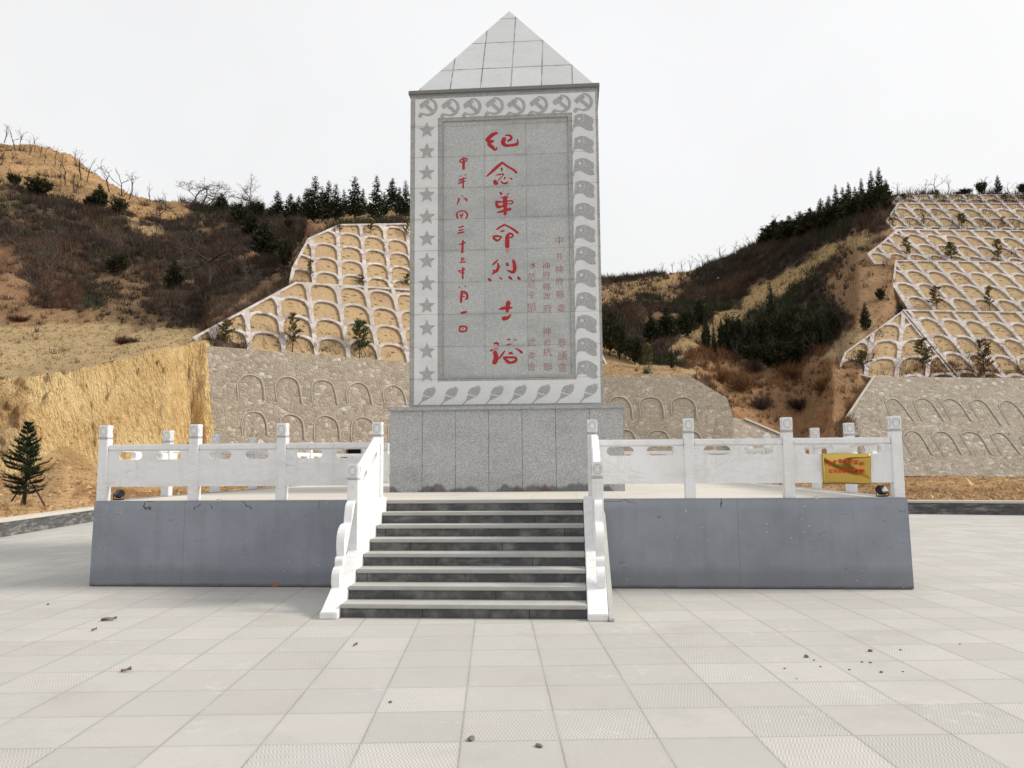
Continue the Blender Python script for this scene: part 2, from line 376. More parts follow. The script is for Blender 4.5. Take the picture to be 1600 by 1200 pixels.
def mat_terrain():
    b = NB('hill_earth'); vc = b.attr('tint'); vm = b.xyz(b.attr('mask'))
    n1 = b.noise(.35, 6, .65); n2 = b.noise(2.2, 5, .65)
    c = b.mix(b.mapr(n1, .3, .7, 0, 1), b.mix(.35, vc, (.0, .0, .0)), b.mix(.12, vc, (.8, .62, .4)))
    c = b.mix(.5, c, vc)
    c = b.mix(b.mapr(n2, .48, .72, 0, .55), c, b.mix(.62, vc, (.05, .03, .02)))
    # tool marks and rain streaks on the cut loess face
    st = b.noise(1., 4, .65, b.mapping(rot=(0, rad(16), 0), scale=(4.2, 4.2, .38)), .6)
    st2 = b.noise(1., 3, .6, b.mapping(rot=(0, rad(22), 0), scale=(9., 9., 1.1)), .4)
    pk = b.voro(2.6, vec=b.mapping(rot=(0, rad(26), 0), scale=(1.9, 1.9, .5)))
    cl = b.mix(b.mapr(st, .44, .66, 0, .6), b.mix(.2, vc, c), (.40, .24, .095))
    cl = b.mix(b.mapr(st2, .54, .72, 0, .6), cl, (.33, .19, .075))
    cl = b.mix(b.mapr(b.noise(.5, 3), .45, .65, 0, .45), cl, (.88, .68, .37))
    cl = b.mix(b.math('MULTIPLY', b.mapr(pk, .10, .24, .8, 0), b.mapr(b.noise(.7, 3), .42, .56)), cl, (.20, .105, .04))
    c = b.mix(vm[0], c, cl)
    b.bump(b.math('ADD', b.math('MULTIPLY', n2, 1.), b.math('MULTIPLY', b.math('ADD', b.math('MULTIPLY', st, -1.2), st2), vm[0])), .9, .4)
    return b.col(c, .95, .08)
def mat_kerb():
    b = NB('kerb_stone'); x, y, z = b.xyz()
    n = b.noise(1., 5, .7, b.mapping(scale=(2.2, 2.2, 9)))
    return b.col(b.ramp(n, [(.3, (.05, .052, .055)), (.5, (.10, .10, .10)), (.62, (.22, .22, .21)), (.75, (.34, .33, .3))]), .7, .3)
def mat_attr(name, att='tint', rough=.9, trans=0):
    b = NB(name); c = b.attr(att)
    m_ = b.col(b.mix(b.mapr(b.noise(1.3, 3), .3, .7, 0, .35), c, b.mix(.6, c, (.0, .0, .0))), rough, .1)
    if trans: b.b.inputs['Subsurface Weight'].default_value = 0
    return m_

M = dict(
 tiles=mat_tiles(), paint=mat_painted_wall(), marble=mat_marble(), riser=mat_riser(), tread=mat_tread(), floor=mat_floor(),
 base=mat_granite('base_granite', (.29, .298, .304), (.62, .63, .637), (-1.98, .565), None, .3, 1.10, .014, 1., .7, 50),
 shaft=mat_granite('shaft_granite', (.37, .385, .386), (.64, .655, .655), (-1.68, .746), (1.905, .571), .4, None, .012, 0., .42, 46),
 rim=mat_granite('rim_granite', (.29, .295, .29), (.50, .505, .50), None, (1.905, .571), .3, None, .012, 0., .6, 46),
 band=mat_granite('polished_band', (.71, .725, .73), (.80, .81, .815), None, (1.905, .571), .25, None, .010, 0., .45, 70),
 relief=mat_granite('relief_granite', (.30, .305, .305), (.53, .535, .535), speck=46),
 cap=mat_granite('cap_granite', (.54, .56, .57), (.66, .68, .69), (-.455, .553), (8.9, .79), .2, None, .022, 0., .8, 70),
 cornice=mat_granite('cornice_granite', (.17, .172, .165), (.25, .252, .245)),
 red=simple('red_paint', (.42, .022, .03), .55, .3, 30), red_worn=simple('worn_red_paint', (.36, .11, .095), .7, .5, 60),
 pink=simple('faded_red_paint', (.55, .25, .25), .7, .4, 60),
 wall=mat_stone_wall(), lattice=mat_lattice(), soil=mat_cell_soil(), terrain=mat_terrain(), kerb=mat_kerb(),
 kerbtop=simple('kerb_coping', (.55, .52, .47), .8, .15, 6), recess_shade=simple('arch_recess_shade', (.235, .21, .18), .9, .3, 5), coping=simple('wall_coping', (.47, .43, .37), .9, .15, 4),
 bark=simple('dark_bark', (.045, .036, .029), .9, .4, 20), bark2=simple('grey_bark', (.095, .075, .062), .9, .35, 20),
 tint=mat_attr('foliage_tint'), black=simple('black_metal', (.02, .02, .022), .4, .2, 10), glass=simple('lamp_glass', (.02, .02, .022), .35, .1, 5, spec=.3),
 concrete=simple('pipe_concrete', (.46, .42, .36), .85, .2, 7), dark=simple('pipe_bore_shade', (.03, .028, .026), .95, .2, 3),
 brick=simple('red_brick', (.40, .13, .07), .9, .2, 15), stone=simple('pebble_stone', (.16, .145, .125), .9, .3, 30), chip=simple('broken_stone', (.55, .51, .45), .9, .25, 20),
 leaf=simple('dry_leaf', (.22, .17, .12), .9, .3, 30), white=simple('white_plastic', (.72, .71, .69), .6, .12, 8),
 groove=simple('carved_line', (.42, .42, .43), .8, .1, 10),
)

# ================================================================== GROUND, PLAZA, KERB
HW, FZ = 1.115, 1.112
g = MB(); g.add([(900*math.cos(a), 900*math.sin(a), -.35) for a in [k*math.pi/24 for k in range(48)]], [tuple(range(48))])
tag(g.build('ground', M['soil']), kind='structure')
KF = [(-12.3, -45), (-12.43, 9.28), (-13.4, 14.37), (-14.0, 17.5), (10.55, 16.85), (13.42, 16.1), (24, 13.4), (45, 8.2)]
g = MB(); g.add([(x, y, 0) for x, y in KF]+[(45, -45, 0)], [tuple(range(len(KF)+1))])
tag(g.build('plaza', M['tiles']), kind='structure')
def offset_line(pts, d):
    out = []
    for i, p in enumerate(pts):
        a = np.array(pts[max(i-1, 0)]); b = np.array(pts[min(i+1, len(pts)-1)]); t = (b-a)/np.linalg.norm(b-a)
        out.append((p[0]-t[1]*d, p[1]+t[0]*d))
    return out
def kerb_strip(pts, d0, d1, z0, z1):
    a, b = offset_line(pts, d0), offset_line(pts, d1); k = MB(); n = len(pts)
    ring = lambda i: [(*a[i], z0), (*a[i], z1), (*b[i], z1), (*b[i], z0)]
    vs = sum([ring(i) for i in range(n)], []); fs = []
    for i in range(n-1):
        for j in range(4): fs.append((4*i+j, 4*i+(j+1)%4, 4*i+4+(j+1)%4, 4*i+4+j))
    fs += [(0, 3, 2, 1), (4*n-4, 4*n-3, 4*n-2, 4*n-1)]
    return k.add(vs, fs)
KB = offset_line(KF, .38)
kt = thing('kerb_wall', 'low dark stone kerb wall with pale coping round the plaza edge', 'kerb', (-12.4, 9.3, 0))
kerb_strip(KF, 0.0, .34, -.1, .33).build('wall', M['kerb'], kt)
kerb_strip(KF, -.03, .38, .331, .40).build('coping', M['kerbtop'], kt, bevel=.012)

# ================================================================== PODIUM
X0, X1, Y0, Y1 = -5.845, 4.70, 2.178, 12.70
SX0, SX1 = -1.862, .689
pod = thing('podium', 'square raised podium with chipped blue-grey painted walls under the monument', 'podium', (-.57, 7.4, 0))
g = MB()
def batter(x0, x1, y0, y1, xb0, xb1, yb):   # front wall piece, foot a little proud of the top
    g.add([(xb0, yb, 0), (xb1, yb, 0), (xb1, y1, 0), (xb0, y1, 0), (x0, y0, HW), (x1, y0, HW), (x1, y1, HW), (x0, y1, HW)],
          [(0,3,2,1),(4,5,6,7),(0,1,5,4),(1,2,6,5),(2,3,7,6),(3,0,4,7)])
batter(X0, -2.052, Y0, Y0+.2, X0-.01, -2.052, Y0-.022); batter(.900, X1, Y0, Y0+.2, .900, X1+.01, Y0-.022)
g.box(X0, X0+.2, Y0+.2, Y1-.2, 0, HW); g.box(X1-.2, X1, Y0+.2, Y1-.2, 0, HW); g.box(X0, X1, Y1-.2, Y1, 0, HW)
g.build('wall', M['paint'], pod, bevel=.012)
g = MB(); g.box(X0+.2, X1-.2, Y0+.2, Y1-.2, HW-.16, FZ); g.box(-2.052, .900, Y0+.06, Y0+.2, HW-.16, FZ)
g.build('floor', M['floor'], pod)

# staircase
R8 = FZ/8; st = thing('staircase', 'eight-step stone staircase with dark risers up to the podium', 'staircase', (-.585, .1, 0))
for i in range(8):
    y = .113+.3*i; z0, z1 = R8*i, R8*(i+1)
    yb = Y0+.06 if i < 7 else Y0+.062
    if i < 7:
        rb = MB().box(SX0+.004, SX1-.004, y+.03, min(y+.36, Y0+.05), z0, z1-.042)
        tb = MB().box(SX0+.002, SX1-.002, y, min(y+.335, Y0+.055), z1-.042, z1)
    else:
        rb = MB().box(SX0+.004, SX1-.004, y-.02, Y0+.055, z0, z1-.042); tb = MB().box(SX0+.002, SX1-.002, y-.05, Y0+.058, z1-.042, z1+.002)
    rb.build('riser', M['riser'], st); tb.build('tread', M['tread'], st, bevel=.008)
def stringer(x0, x1):
    pr = [(.03, 0), (.03, .07), (.09, .085), (2.12, FZ+.045), (Y0-.002, FZ+.045), (Y0-.002, 0)]
    return MB().prism([(x0, y, z) for y, z in pr], (x1-x0, 0, 0))
stringer(-2.05, SX0).build('stringer', M['marble'], st, bevel=.008)
stringer(SX1, .897).build('stringer', M['marble'], st, bevel=.008)
MB().prism([(.899, y, z) for y, z in [(.0, 0), (.0, .03), (1.9, .95), (Y0-.004, .98), (Y0-.004, 0)]], (.055, 0, 0)).build('side_slab', M['tread'], st, bevel=.006)

# ================================================================== RAILINGS
PW = .064
def post_mb(x, y, z0, z1):
    g = MB(); g.box(x-PW, x+PW, y-PW, y+PW, z0, z1-.185); g.box(x-PW+.004, x+PW-.004, y-PW+.004, y+PW-.004, z1-.185, z1-.160)
    g.box(x-PW, x+PW, y-PW, y+PW, z1-.160, z1)
    return g
def medallion(x, y, zc, p):
    g = MB()
    for nx, ny in ((0, -1), (1, 0), (-1, 0)):
        c = np.array([x+nx*PW, y+ny*PW, zc]); u = np.array([-ny, nx, 0.]) ; v = np.array([0, 0, 1.])
        ring = [c+u*.044*math.cos(a)*(1+.12*abs(math.sin(2*a)))+v*.052*math.sin(a)*(1+.12*abs(math.sin(2*a))) for a in [k*math.pi/12 for k in range(25)]]
        g.tube(ring, .0042, 5, caps=False)
        ring = [c+u*.03*math.cos(a)+v*.036*math.sin(a) for a in [k*math.pi/7 for k in range(15)]]
        g.tube(ring, .002, 4, caps=False)
    for zz in (zc-.088, zc-.105):
        q = PW+.0015; g.tube([(x-q, y-q, zz), (x+q, y-q, zz), (x+q, y+q, zz), (x-q, y+q, zz), (x-q, y-q, zz)], .0035, 4, caps=False)
    return g.build('medallion', M['groove'], p)
def capsule(cx_, cz, hw, hh, n=9):
    r = hh; a = [(cx_+hw-r+r*math.cos(t), cz+r*math.sin(t)) for t in np.linspace(-math.pi/2, math.pi/2, n)]
    return a+[(cx_-hw+r+r*math.cos(t), cz+r*math.sin(t)) for t in np.linspace(math.pi/2, 3*math.pi/2, n)]
ZP0, ZP1, ZH0, ZH1, ZT = .19, .672, .672, .757, 1.02
_pan = {}
def panel_mesh(L):
    k = round(L, 3)
    if k not in _pan:
        h = .5*(ZP1+.548); hh = .5*(ZP1-.548)-.004
        holes = [capsule(L*.265, h, L*.155, hh), capsule(L*.735, h, L*.165, hh)]
        me = plate([(0, ZP0), (L, ZP0), (L, ZP1-.001), (0, ZP1-.001)], holes, .07)
        _pan[k] = me
    return _pan[k].copy()
def rail_run(t, pts, own=None):
    """posts at pts (x, y), a handrail and a pierced panel in every bay"""
    own = own or [True]*len(pts)
    for (x, y), o in zip(pts, own):
        if o:
            p = post_mb(x, y, HW, HW+ZT).build('post', M['marble'], t, bevel=.006); medallion(x, y, HW+ZT-.082, p)
    for (xa, ya), (xb, yb) in zip(pts, pts[1:]):
        a, b = np.array([xa, ya, 0.]), np.array([xb, yb, 0.]); e = (b-a)/np.linalg.norm(b-a); L = np.linalg.norm(b-a)-2*PW
        nrm = np.array([e[1], -e[0], 0.])
        s0 = a+e*(PW-.004); s1 = b-e*(PW-.004)
        g = MB(); q = nrm*.045
        g.prism([s0-q+np.array([0, 0, HW+ZH0]), s0+q+np.array([0, 0, HW+ZH0]), s0+q+np.array([0, 0, HW+ZH1]), s0-q+np.array([0, 0, HW+ZH1])], s1-s0)
        g.build('handrail', M['marble'], t, bevel=.014)
        me = panel_mesh(L+.006)
        me.transform(frame_matrix(a+e*(PW-.003)-nrm*(-.035)+np.array([0, 0, HW]), e, np.array([0, 0, 1.]), -nrm if np.dot(np.cross(e, [0, 0, 1.]), nrm) < 0 else -nrm))
        link('panel', me, M['marble'], t)
FY = 2.27
frl = thing('stone_railing', 'white marble railing on the podium front, left of the stairs', 'railing', (-3.9, FY, HW))
rail_run(frl, [(-5.772, FY), (-4.505, FY), (-3.30, FY), (-2.012, FY)])
frr = thing('stone_railing', 'white marble railing on the podium front right of the stairs, behind the gold plaque', 'railing', (2.7, FY, HW))
rail_run(frr, [(.82, FY), (2.05, FY), (3.285, FY), (4.62, FY)])
sy = [FY+1.69*i for i in range(7)]
sdl = thing('stone_railing', "white marble railing receding along the podium's left side", 'railing', (-5.77, 7.3, HW))
rail_run(sdl, [(-5.772, y) for y in sy], [False]+[True]*6)
sdr = thing('stone_railing', "white marble railing receding along the podium's right side", 'railing', (4.62, 7.3, HW))
rail_run(sdr, [(4.62, y) for y in sy], [False]+[True]*6)
bkr = thing('stone_railing', 'white marble railing along the back of the podium behind the monument', 'railing', (-.57, sy[-1], HW))
rail_run(bkr, [(-5.772+10.392*i/7, sy[-1]) for i in range(8)], [False]+[True]*6+[False])

SLOPE = R8/.3
def stair_rail(X, label, side):
    t = thing('stair_railing', label, 'railing', (X, 1.1, .62))
    yl = 1.11; zs = lambda y: .085+(y-.09)*(FZ+.045-.085)/2.03
    p = post_mb(X, yl, zs(yl)-.06, 1.588).build('post', M['marble'], t, bevel=.006); medallion(X, yl, 1.588-.082, p)
    y0, y1 = yl+PW-.004, FY-PW+.004
    up = np.array([0, y1-y0, (y1-y0)*SLOPE])
    zr = 1.36
    hx = .05
    MB().prism([(X-hx, y0, zr), (X+hx, y0, zr), (X+hx, y0, zr+.105), (X-hx, y0, zr+.105)], up).build('handrail', M['marble'], t, bevel=.014)
    # panel in the plane of the stair: a parallelogram with two slots under the rail
    L = y1-y0; sh = lambda u, z: (u, z+u*SLOPE)
    zb = zs(y0)-.012; zt = zr-.001
    hz = zt-.062
    holes = [[sh(u, z) for u, z in capsule(L*.26, hz, L*.13, .04)], [sh(u, z) for u, z in capsule(L*.74, hz, L*.13, .04)]]
    me = plate([sh(0, zb), sh(L, zb), sh(L, zt), sh(0, zt)], holes, .07)
    me.transform(frame_matrix((X-.035, y0, 0), np.array([0, 1., 0]), np.array([0, 0, 1.]), np.array([1., 0, 0])))
    link('panel', me, M['marble'], t)
    # drum stone: scroll-edged slab in front of the lower post
    pr = [(1.045, 1.16), (.99, 1.15), (.93, 1.12), (.895, 1.05), (.875, .98), (.86, .92), (.83, .905), (.78, .915), (.70, .895), (.635, .85), (.60, .79), (.585, .71),
          (.59, .63), (.605, .575), (.57, .57), (.545, .545), (.535, .51), (.54, .475), (.50, .465), (.455, .44), (.425, .395), (.415, .34), (.42, .285), (.44, .245), (1.045, zs(1.045)-.02)]
    pr, _ = catmull([np.array([0, *q]) for q in pr[:-1]], [0]*24, 3)
    pr = [(X-.045, q[1], q[2]) for q in pr]+[(X-.045, 1.045, zs(1.045)-.02), (X-.045, .44, zs(.44)-.02)]
    MB().prism(pr, (.09, 0, 0)).build('drum_stone', M['marble'], t, bevel=.01)
    return t
stair_rail(-2.005, 'white marble stair railing with scrolled drum stone, left side of the steps', -1)
stair_rail(.843, 'white marble stair railing with scrolled drum stone, right side of the steps', 1)

# ================================================================== MONUMENT
mon = thing('monument', 'tall grey granite memorial tower with pyramid top and red inscription', 'monument', (-.575, 7.2, FZ))
BX0, BX1, BY0 = -2.535, 1.408, 5.244; BD = BX1-BX0
MB().box(BX0, BX1, BY0, BY0+BD, FZ, 2.482).build('base_block', M['base'], mon)
MB().box(BX0-.04, BX1+.04, BY0-.04, BY0+BD+.04, 2.482, 2.545).build('base_cap', M['relief'], mon, bevel=.01)
TX0, TX1, TY = -2.265, 1.095, 5.54; TD = TX1-TX0
shaft = MB().box(TX0, TX1, TY, TY+TD, 2.545, 8.215).build('shaft', M['shaft'], mon)
def front_plate(outer, holes, y, d, mat, name, parent):
    me = plate(outer, holes, d)   # local x,y -> world x,z ; thickness towards the viewer (-Y)
    me.transform(frame_matrix((0, y, 0), np.array([1., 0, 0]), np.array([0, 0, 1.]), np.array([0, -1., 0])))
    return link(name, me, mat, parent)
rc = lambda x0, x1, z0, z1: [(x0, z0), (x1, z0), (x1, z1), (x0, z1)]
front_plate(rc(TX0, TX1, 2.546, 8.214), [rc(-1.68, .56, 3.085, 7.70)], TY-.0005, .03, M['rim'], 'front_frame', mon)
BYF = TY-.0315
bandp = front_plate(rc(-2.178, 1.05, 2.60, 8.13), [rc(-1.765, .635, 3.005, 7.765)], BYF+.0005, .008, M['band'], 'border_band', mon)
BF = BYF-.0083
MB().box(TX0-.035, TX1+.035, TY-.065, TY+TD+.035, 8.2155, 8.285).build('cornice', M['cornice'], mon, bevel=.008)
cxm = (TX0+TX1)/2-.012
MB().add([(TX0+.07, TY+.03, 8.285), (TX1-.03, TY+.03, 8.285), (TX1-.03, TY+TD-.05, 8.285), (TX0+.07, TY+TD-.05, 8.285), (cxm, TY+TD/2, 10.74)],
         [(3,2,1,0), (0,1,4), (1,2,4), (2,3,4), (3,0,4)]).build('pyramid_cap', M['cap'], mon)
# relief shapes: outlines given round their own centre, in metres
def regular_star(r, k=.42): return [(r*(1 if i % 2 == 0 else k)*math.sin(i*math.pi/5), r*(1 if i % 2 == 0 else k)*math.cos(i*math.pi/5)) for i in range(10)]
def relief(name, parts, cx_, cz, y=BF):
    g = MB()
    for k, (ol, mi, h) in enumerate(parts):
        g.prism([(cx_+a, y, cz+b_) for a, b_ in ol], (0, -h, 0), mi)
    return g.build(name, [M['relief'], M['band']], bandp)
def rot2(pts, a, dx=0, dy=0): return [(p[0]*math.cos(a)-p[1]*math.sin(a)+dx, p[0]*math.sin(a)+p[1]*math.cos(a)+dy) for p in pts]
er = .165
outer_arc = [(er*math.cos(t), er*math.sin(t)) for t in np.linspace(rad(98), rad(-128), 22)]
inner_arc = [(-.022+er*.79*math.cos(t), .0+er*.80*math.sin(t)+.006) for t in np.linspace(rad(-128), rad(92), 20)]
sickle = outer_arc+inner_arc
knob = rot2([(-.03, -.045), (.03, -.045), (.036, 0), (.03, .045), (-.03, .045), (-.036, 0)], rad(-40), -.142, -.142)
ham_h = rot2([(-.095, -.04), (.095, -.04), (.095, .015), (.06, .045), (-.06, .045), (-.095, .03)], rad(38), -.075, .065)
ham_b = rot2([(-.03, -.24), (.03, -.24), (.03, .02), (-.03, .02)], rad(46), -.06, .05)
for px_, py_ in [(668.5, 168), (703, 168.5), (737, 167.5), (772, 166), (806, 166.5), (841, 164.5), (877, 162.5), (911, 160)]:
    c = at_y(px_, py_, BF); relief('hammer_and_sickle', [(sickle, 0, .003), (knob, 0, .0036), (ham_h, 0, .0042), (ham_b, 0, .0048)], c[0]+.012, c[2]+.005)
star_o = regular_star(.155, .44)
for py_ in (203.5, 236.5, 270.5, 304.5, 339, 373, 408, 443, 478, 513, 549, 585):
    c = at_y(667, py_, BF); relief('star', [(star_o, 0, .003)], c[0], c[2])
fl = [((a-425)/10*.01145, -(b_-800)/10*.01145) for a, b_ in [(292,690),(330,675),(375,664),(420,663),(480,680),(530,715),(572,740),(582,800),(562,850),(582,930),(545,941),(510,938),(450,910),(400,870),(340,860),(285,878),(262,945),(250,945),(265,870)]]
fs = [[(x+(a-425)/10*.01145, y-(b_-800)/10*.01145) for x, y in regular_star(r, .45)] for a, b_, r in [(362,745,.034),(425,700,.013),(431,740,.013),(428,775,.013),(402,806,.013)]]
for k, py_ in enumerate((191, 226, 260.5, 295.5, 330.5, 365, 399.5, 435, 470.5, 506, 542, 577.5)):
    c = at_y(911.3+6*k/11, py_, BF); relief('flag', [(fl, 0, .003)]+[(q, 1, .0038) for q in fs], c[0], c[2])
to = [((a-300)/11.43*.0115, -(b_-330)/11.43*.0115) for a, b_ in [(130,505),(152,508),(222,430),(300,395),(390,352),(440,300),(463,240),(474,213),(450,222),(457,165),(428,193),(415,158),(385,187),(330,192),(280,222),(250,272),(240,335),(213,412)]]
tl = [((a-300)/11.43*.0115, -(b_-330)/11.43*.0115) for a, b_ in [(240,318),(250,305),(320,330),(390,345),(384,357),(315,345)]]
for px_, py_ in [(666, 619), (701, 619), (736, 617.5), (772, 617), (808, 616), (845, 615.5), (882, 614.5), (919, 614.5)]:
    c = at_y(px_, py_, BF); relief('torch', [(to, 0, .003), (tl, 1, .0038)], c[0], c[2])

# red brushed inscription, stroke by stroke
def brush(name, strokes, ox, oy, s, mat=None, parent=None, rs=1.08, y=TY):
    g = MB(); k = (CPOS[1]-y)/CF
    for j, q in enumerate(strokes):
        pts = [at_y(ox+a[0]/s, oy+a[1]/s, y-.0005*(j % 5)) for a in q]; rr = [a[2]/s*abs(k)*1.005*rs for a in q]
        if len(pts) == 1: pts = [pts[0]-np.array([rr[0]*.5, 0, 0]), pts[0]+np.array([rr[0]*.5, 0, 0])]; rr = rr*2
        P2, R2 = catmull(pts, rr, 4)
        t0 = P2[0]-P2[1]; t1 = P2[-1]-P2[-2]; n0 = t0/(np.linalg.norm(t0)+1e-9); n1 = t1/(np.linalg.norm(t1)+1e-9)
        P2 = [P2[0]+n0*R2[0]*.8, P2[0]+n0*R2[0]*.45]+P2+[P2[-1]+n1*R2[-1]*.45, P2[-1]+n1*R2[-1]*.8]
        R2 = [R2[0]*.4, R2[0]*.85]+R2+[R2[-1]*.85, R2[-1]*.4]
        g.tube(P2, R2, 8, flat=(np.array([0, 1., 0]), .22))
    return g.build(name, mat or M['red'], parent, smooth=True)
ins = thing('inscription', None, None)
bpy.data.objects.remove(ins)
C1 = dict(ox=740, oy=190, s=9.23); D1 = dict(ox=740, oy=290, s=9.23); E1 = dict(ox=740, oy=395, s=9.23); F1 = dict(ox=740, oy=460, s=9.23)
G1 = dict(ox=690, oy=235, s=7.5); H1 = dict(ox=690, oy=370, s=7.5)
ch = [
 ([[(335,165,18),(270,190,28),(215,240,28),(185,265,20)],[(190,268,20),(240,290,30),(285,275,14)],[(215,322,22),(240,345,24),(275,370,26),(300,402,17),(325,400,14),(335,375,10)],
   [(460,200,8),(500,195,14),(540,215,17),(540,250,19),(495,280,14)],[(440,245,28),(425,300,32),(455,338,24),(530,342,17),(620,325,24),(636,300,14),(630,250,5)]], C1),
 ([[(192,788,11),(270,715,20),(360,635,22),(415,590,15)],[(418,592,15),(480,640,15),(560,685,15),(610,725,19),(625,745,8)],[(405,672,14),(408,708,11)],[(322,775,6),(380,760,11),(435,757,8),(400,800,7),(352,850,7)],
   [(308,862,28),(320,890,26),(345,885,16)],[(395,855,9),(420,885,13),(470,890,15),(495,865,8)],[(452,808,15),(440,825,8)],[(520,815,6),(545,826,13),(568,828,4)]], C1),
 ([[(380,95,10),(400,118,20),(405,130,8)],[(515,110,6),(485,126,9)],[(395,175,6),(450,170,15),(495,160,10)],[(455,170,28),(455,240,32),(455,300,28),(460,350,22),(455,395,18)],[(325,230,14),(335,270,22),(355,308,20),(440,290,12)],
   [(330,232,18),(390,235,13),(440,230,10)],[(480,225,12),(540,218,10),(565,235,11),(550,258,10),(490,265,8)],[(342,385,9),(400,375,17),(450,355,20),(530,338,20)],[(455,408,18)]], D1),
 ([[(337,630,13),(390,592,15),(445,565,14)],[(447,565,13),(520,600,13),(590,645,17),(636,680,15)],[(397,660,13),(438,652,11)],[(287,735,15),(300,768,18),(345,792,15),(383,765,12),(405,735,8)],[(287,733,14),(340,728,15),(400,735,8)],
   [(485,880,30),(485,800,31),(485,760,30),(490,722,24),(520,692,16),(560,702,14),(565,730,12),(540,745,12),(510,745,8)]], D1),
 ([[(350,100,8),(310,140,15),(277,172,11)],[(345,150,10),(360,200,19),(335,255,22),(295,285,17),(262,314,6)],[(275,250,8),(310,265,17)],[(485,158,20),(490,178,20)],[(575,112,20),(590,180,25),(592,240,26),(570,278,22),(530,270,17),(485,248,6)],
   [(218,378,16),(235,392,22),(250,405,10)],[(380,357,9),(400,378,12)],[(512,350,15),(535,366,20),(555,385,8)],[(642,355,17),(655,370,20),(676,388,7)]], E1),
 ([[(495,692,9),(500,720,34),(490,780,28),(485,845,20)],[(372,812,10),(430,800,22),(500,790,22),(558,795,7)],[(425,945,24),(445,945,32),(490,938,22),(530,900,12)]], E1),
 ([[(300,712,13),(325,695,15),(355,717,16)],[(242,815,11),(270,803,14)],[(308,838,28),(325,900,32),(312,960,34),(300,980,34)],[(360,930,10),(410,870,15),(448,815,8)],[(486,650,8),(525,652,9)],[(586,664,8),(604,648,9)],[(480,728,8),(535,715,9)],
   [(602,778,6),(650,800,13),(690,835,19),(704,845,8)],[(512,855,13),(540,845,19),(563,858,10)],[(432,910,12),(500,907,15),(590,910,15),(618,932,17),(590,968,19),(530,985,17),(490,968,22),(442,920,16)]], F1)]
ins = brush('inscription', ch[0][0], **ch[0][1], parent=mon)
for stks, k in ch[1:]: brush('character', stks, **k, parent=ins)
brush('character', [[(425,490,10),(442,482,8)]], **D1, parent=ins, mat=M['pink']); brush('character', [[(455,430,14)]], **D1, parent=ins, mat=M['pink']); brush('character', [[(488,915,26),(488,945,24)]], **D1, parent=ins, mat=M['pink'])
brush('character', [[(300,790,20),(340,780,24)]], **F1, parent=ins, mat=M['pink'])
cd_ = [
 ([[(211,132,8),(228,108,9),(265,94,9),(295,102,9),(285,125,9),(245,140,9),(213,134,8)],[(258,84,7),(258,140,15),(258,215,15)]], G1),
 ([[(270,290,5),(290,285,5)],[(222,298,5),(228,303,5)],[(200,345,6),(285,325,7)],[(196,390,7),(240,372,9),(280,360,6)],[(207,365,5),(240,345,5)],[(252,320,7),(252,380,10),(252,440,9)]], G1),
 ([[(201,560,8),(195,600,10),(180,630,7)],[(200,590,7),(212,575,6)],[(237,530,5),(250,540,4)],[(262,562,7),(285,572,10),(294,590,9),(298,570,5)]], G1),
 ([[(181,737,9),(178,762,12),(190,795,10)],[(182,730,9),(215,712,7),(265,710,8),(295,735,10),(302,765,11),(287,793,9)],[(215,745,5),(225,775,5)],[(240,730,5),(232,795,5)],[(255,742,4),(245,770,4)],[(207,765,4),(248,760,4)]], G1),
 ([[(206,905,8),(255,887,9)],[(206,940,8),(250,926,8)],[(192,970,9),(255,957,10)]], G1),
 ([[(211,1100,8),(275,1080,10)],[(252,1060,11),(245,1130,13),(243,1195,13)]], G1),
 ([[(226,250,5),(265,245,6)],[(245,248,6),(232,295,6)],[(226,270,5),(262,265,5),(258,295,5)],[(213,300,6),(284,295,6)]], H1),
 ([[(241,362,7),(268,374,6)],[(192,402,7),(270,390,7)],[(219,425,6),(265,418,6)],[(248,365,8),(248,430,10),(248,488,10)],[(206,400,5),(222,425,5)]], H1),
 ([[(209,590,7)],[(278,577,8)]], H1),
 ([[(236,640,12),(230,700,15),(228,762,14)],[(240,640,12),(280,650,11),(300,680,14),(298,722,13),(280,735,7)],[(246,670,6),(270,668,6)],[(246,700,6),(268,700,6)]], H1),
 ([[(231,894,12),(260,886,15),(290,880,11)]], H1),
 ([[(213,1055,9),(215,1105,11),(284,1102,11),(288,1055,11),(217,1051,11)],[(245,1080,6),(255,1078,6)]], H1)]
for stks, k in cd_: brush('character', stks, **k, parent=ins)
def glyph(chr_, px_, py_, size, parent, mat, y, ext=.0015, bold=0.004, name='character', plane=None):
    cu = bpy.data.curves.new('glyph', 'FONT'); cu.body = chr_; cu.size = 1; cu.extrude = 0; cu.offset = bold; cu.resolution_u = 3
    o = bpy.data.objects.new('glyph', cu); COL.objects.link(o); dg = bpy.context.evaluated_depsgraph_get()
    me = bpy.data.meshes.new_from_object(o.evaluated_get(dg)); bpy.data.objects.remove(o); bpy.data.curves.remove(cu)
    if len(me.vertices) == 0: return None
    v = np.array([q.co[:] for q in me.vertices]); lo, hi = v.min(0), v.max(0); k = size/CF*(y-CPOS[1]); sc_ = k/max(hi[0]-lo[0], hi[1]-lo[1], .35)
    c = at_y(px_, py_, y)
    me.transform(Matrix.Translation((-(lo[0]+hi[0])/2, -(lo[1]+hi[1])/2, 0)))
    me.transform(Matrix.Rotation(random.uniform(-.06, .06), 4, 'Z') @ Matrix.Scale(sc_, 4))
    me.transform(frame_matrix((c[0], y-ext, c[2]), np.array([1., 0, 0.03]), np.array([0, 0, 1.]), np.array([0, -1., 0])))
    return link(name, me, mat, parent)
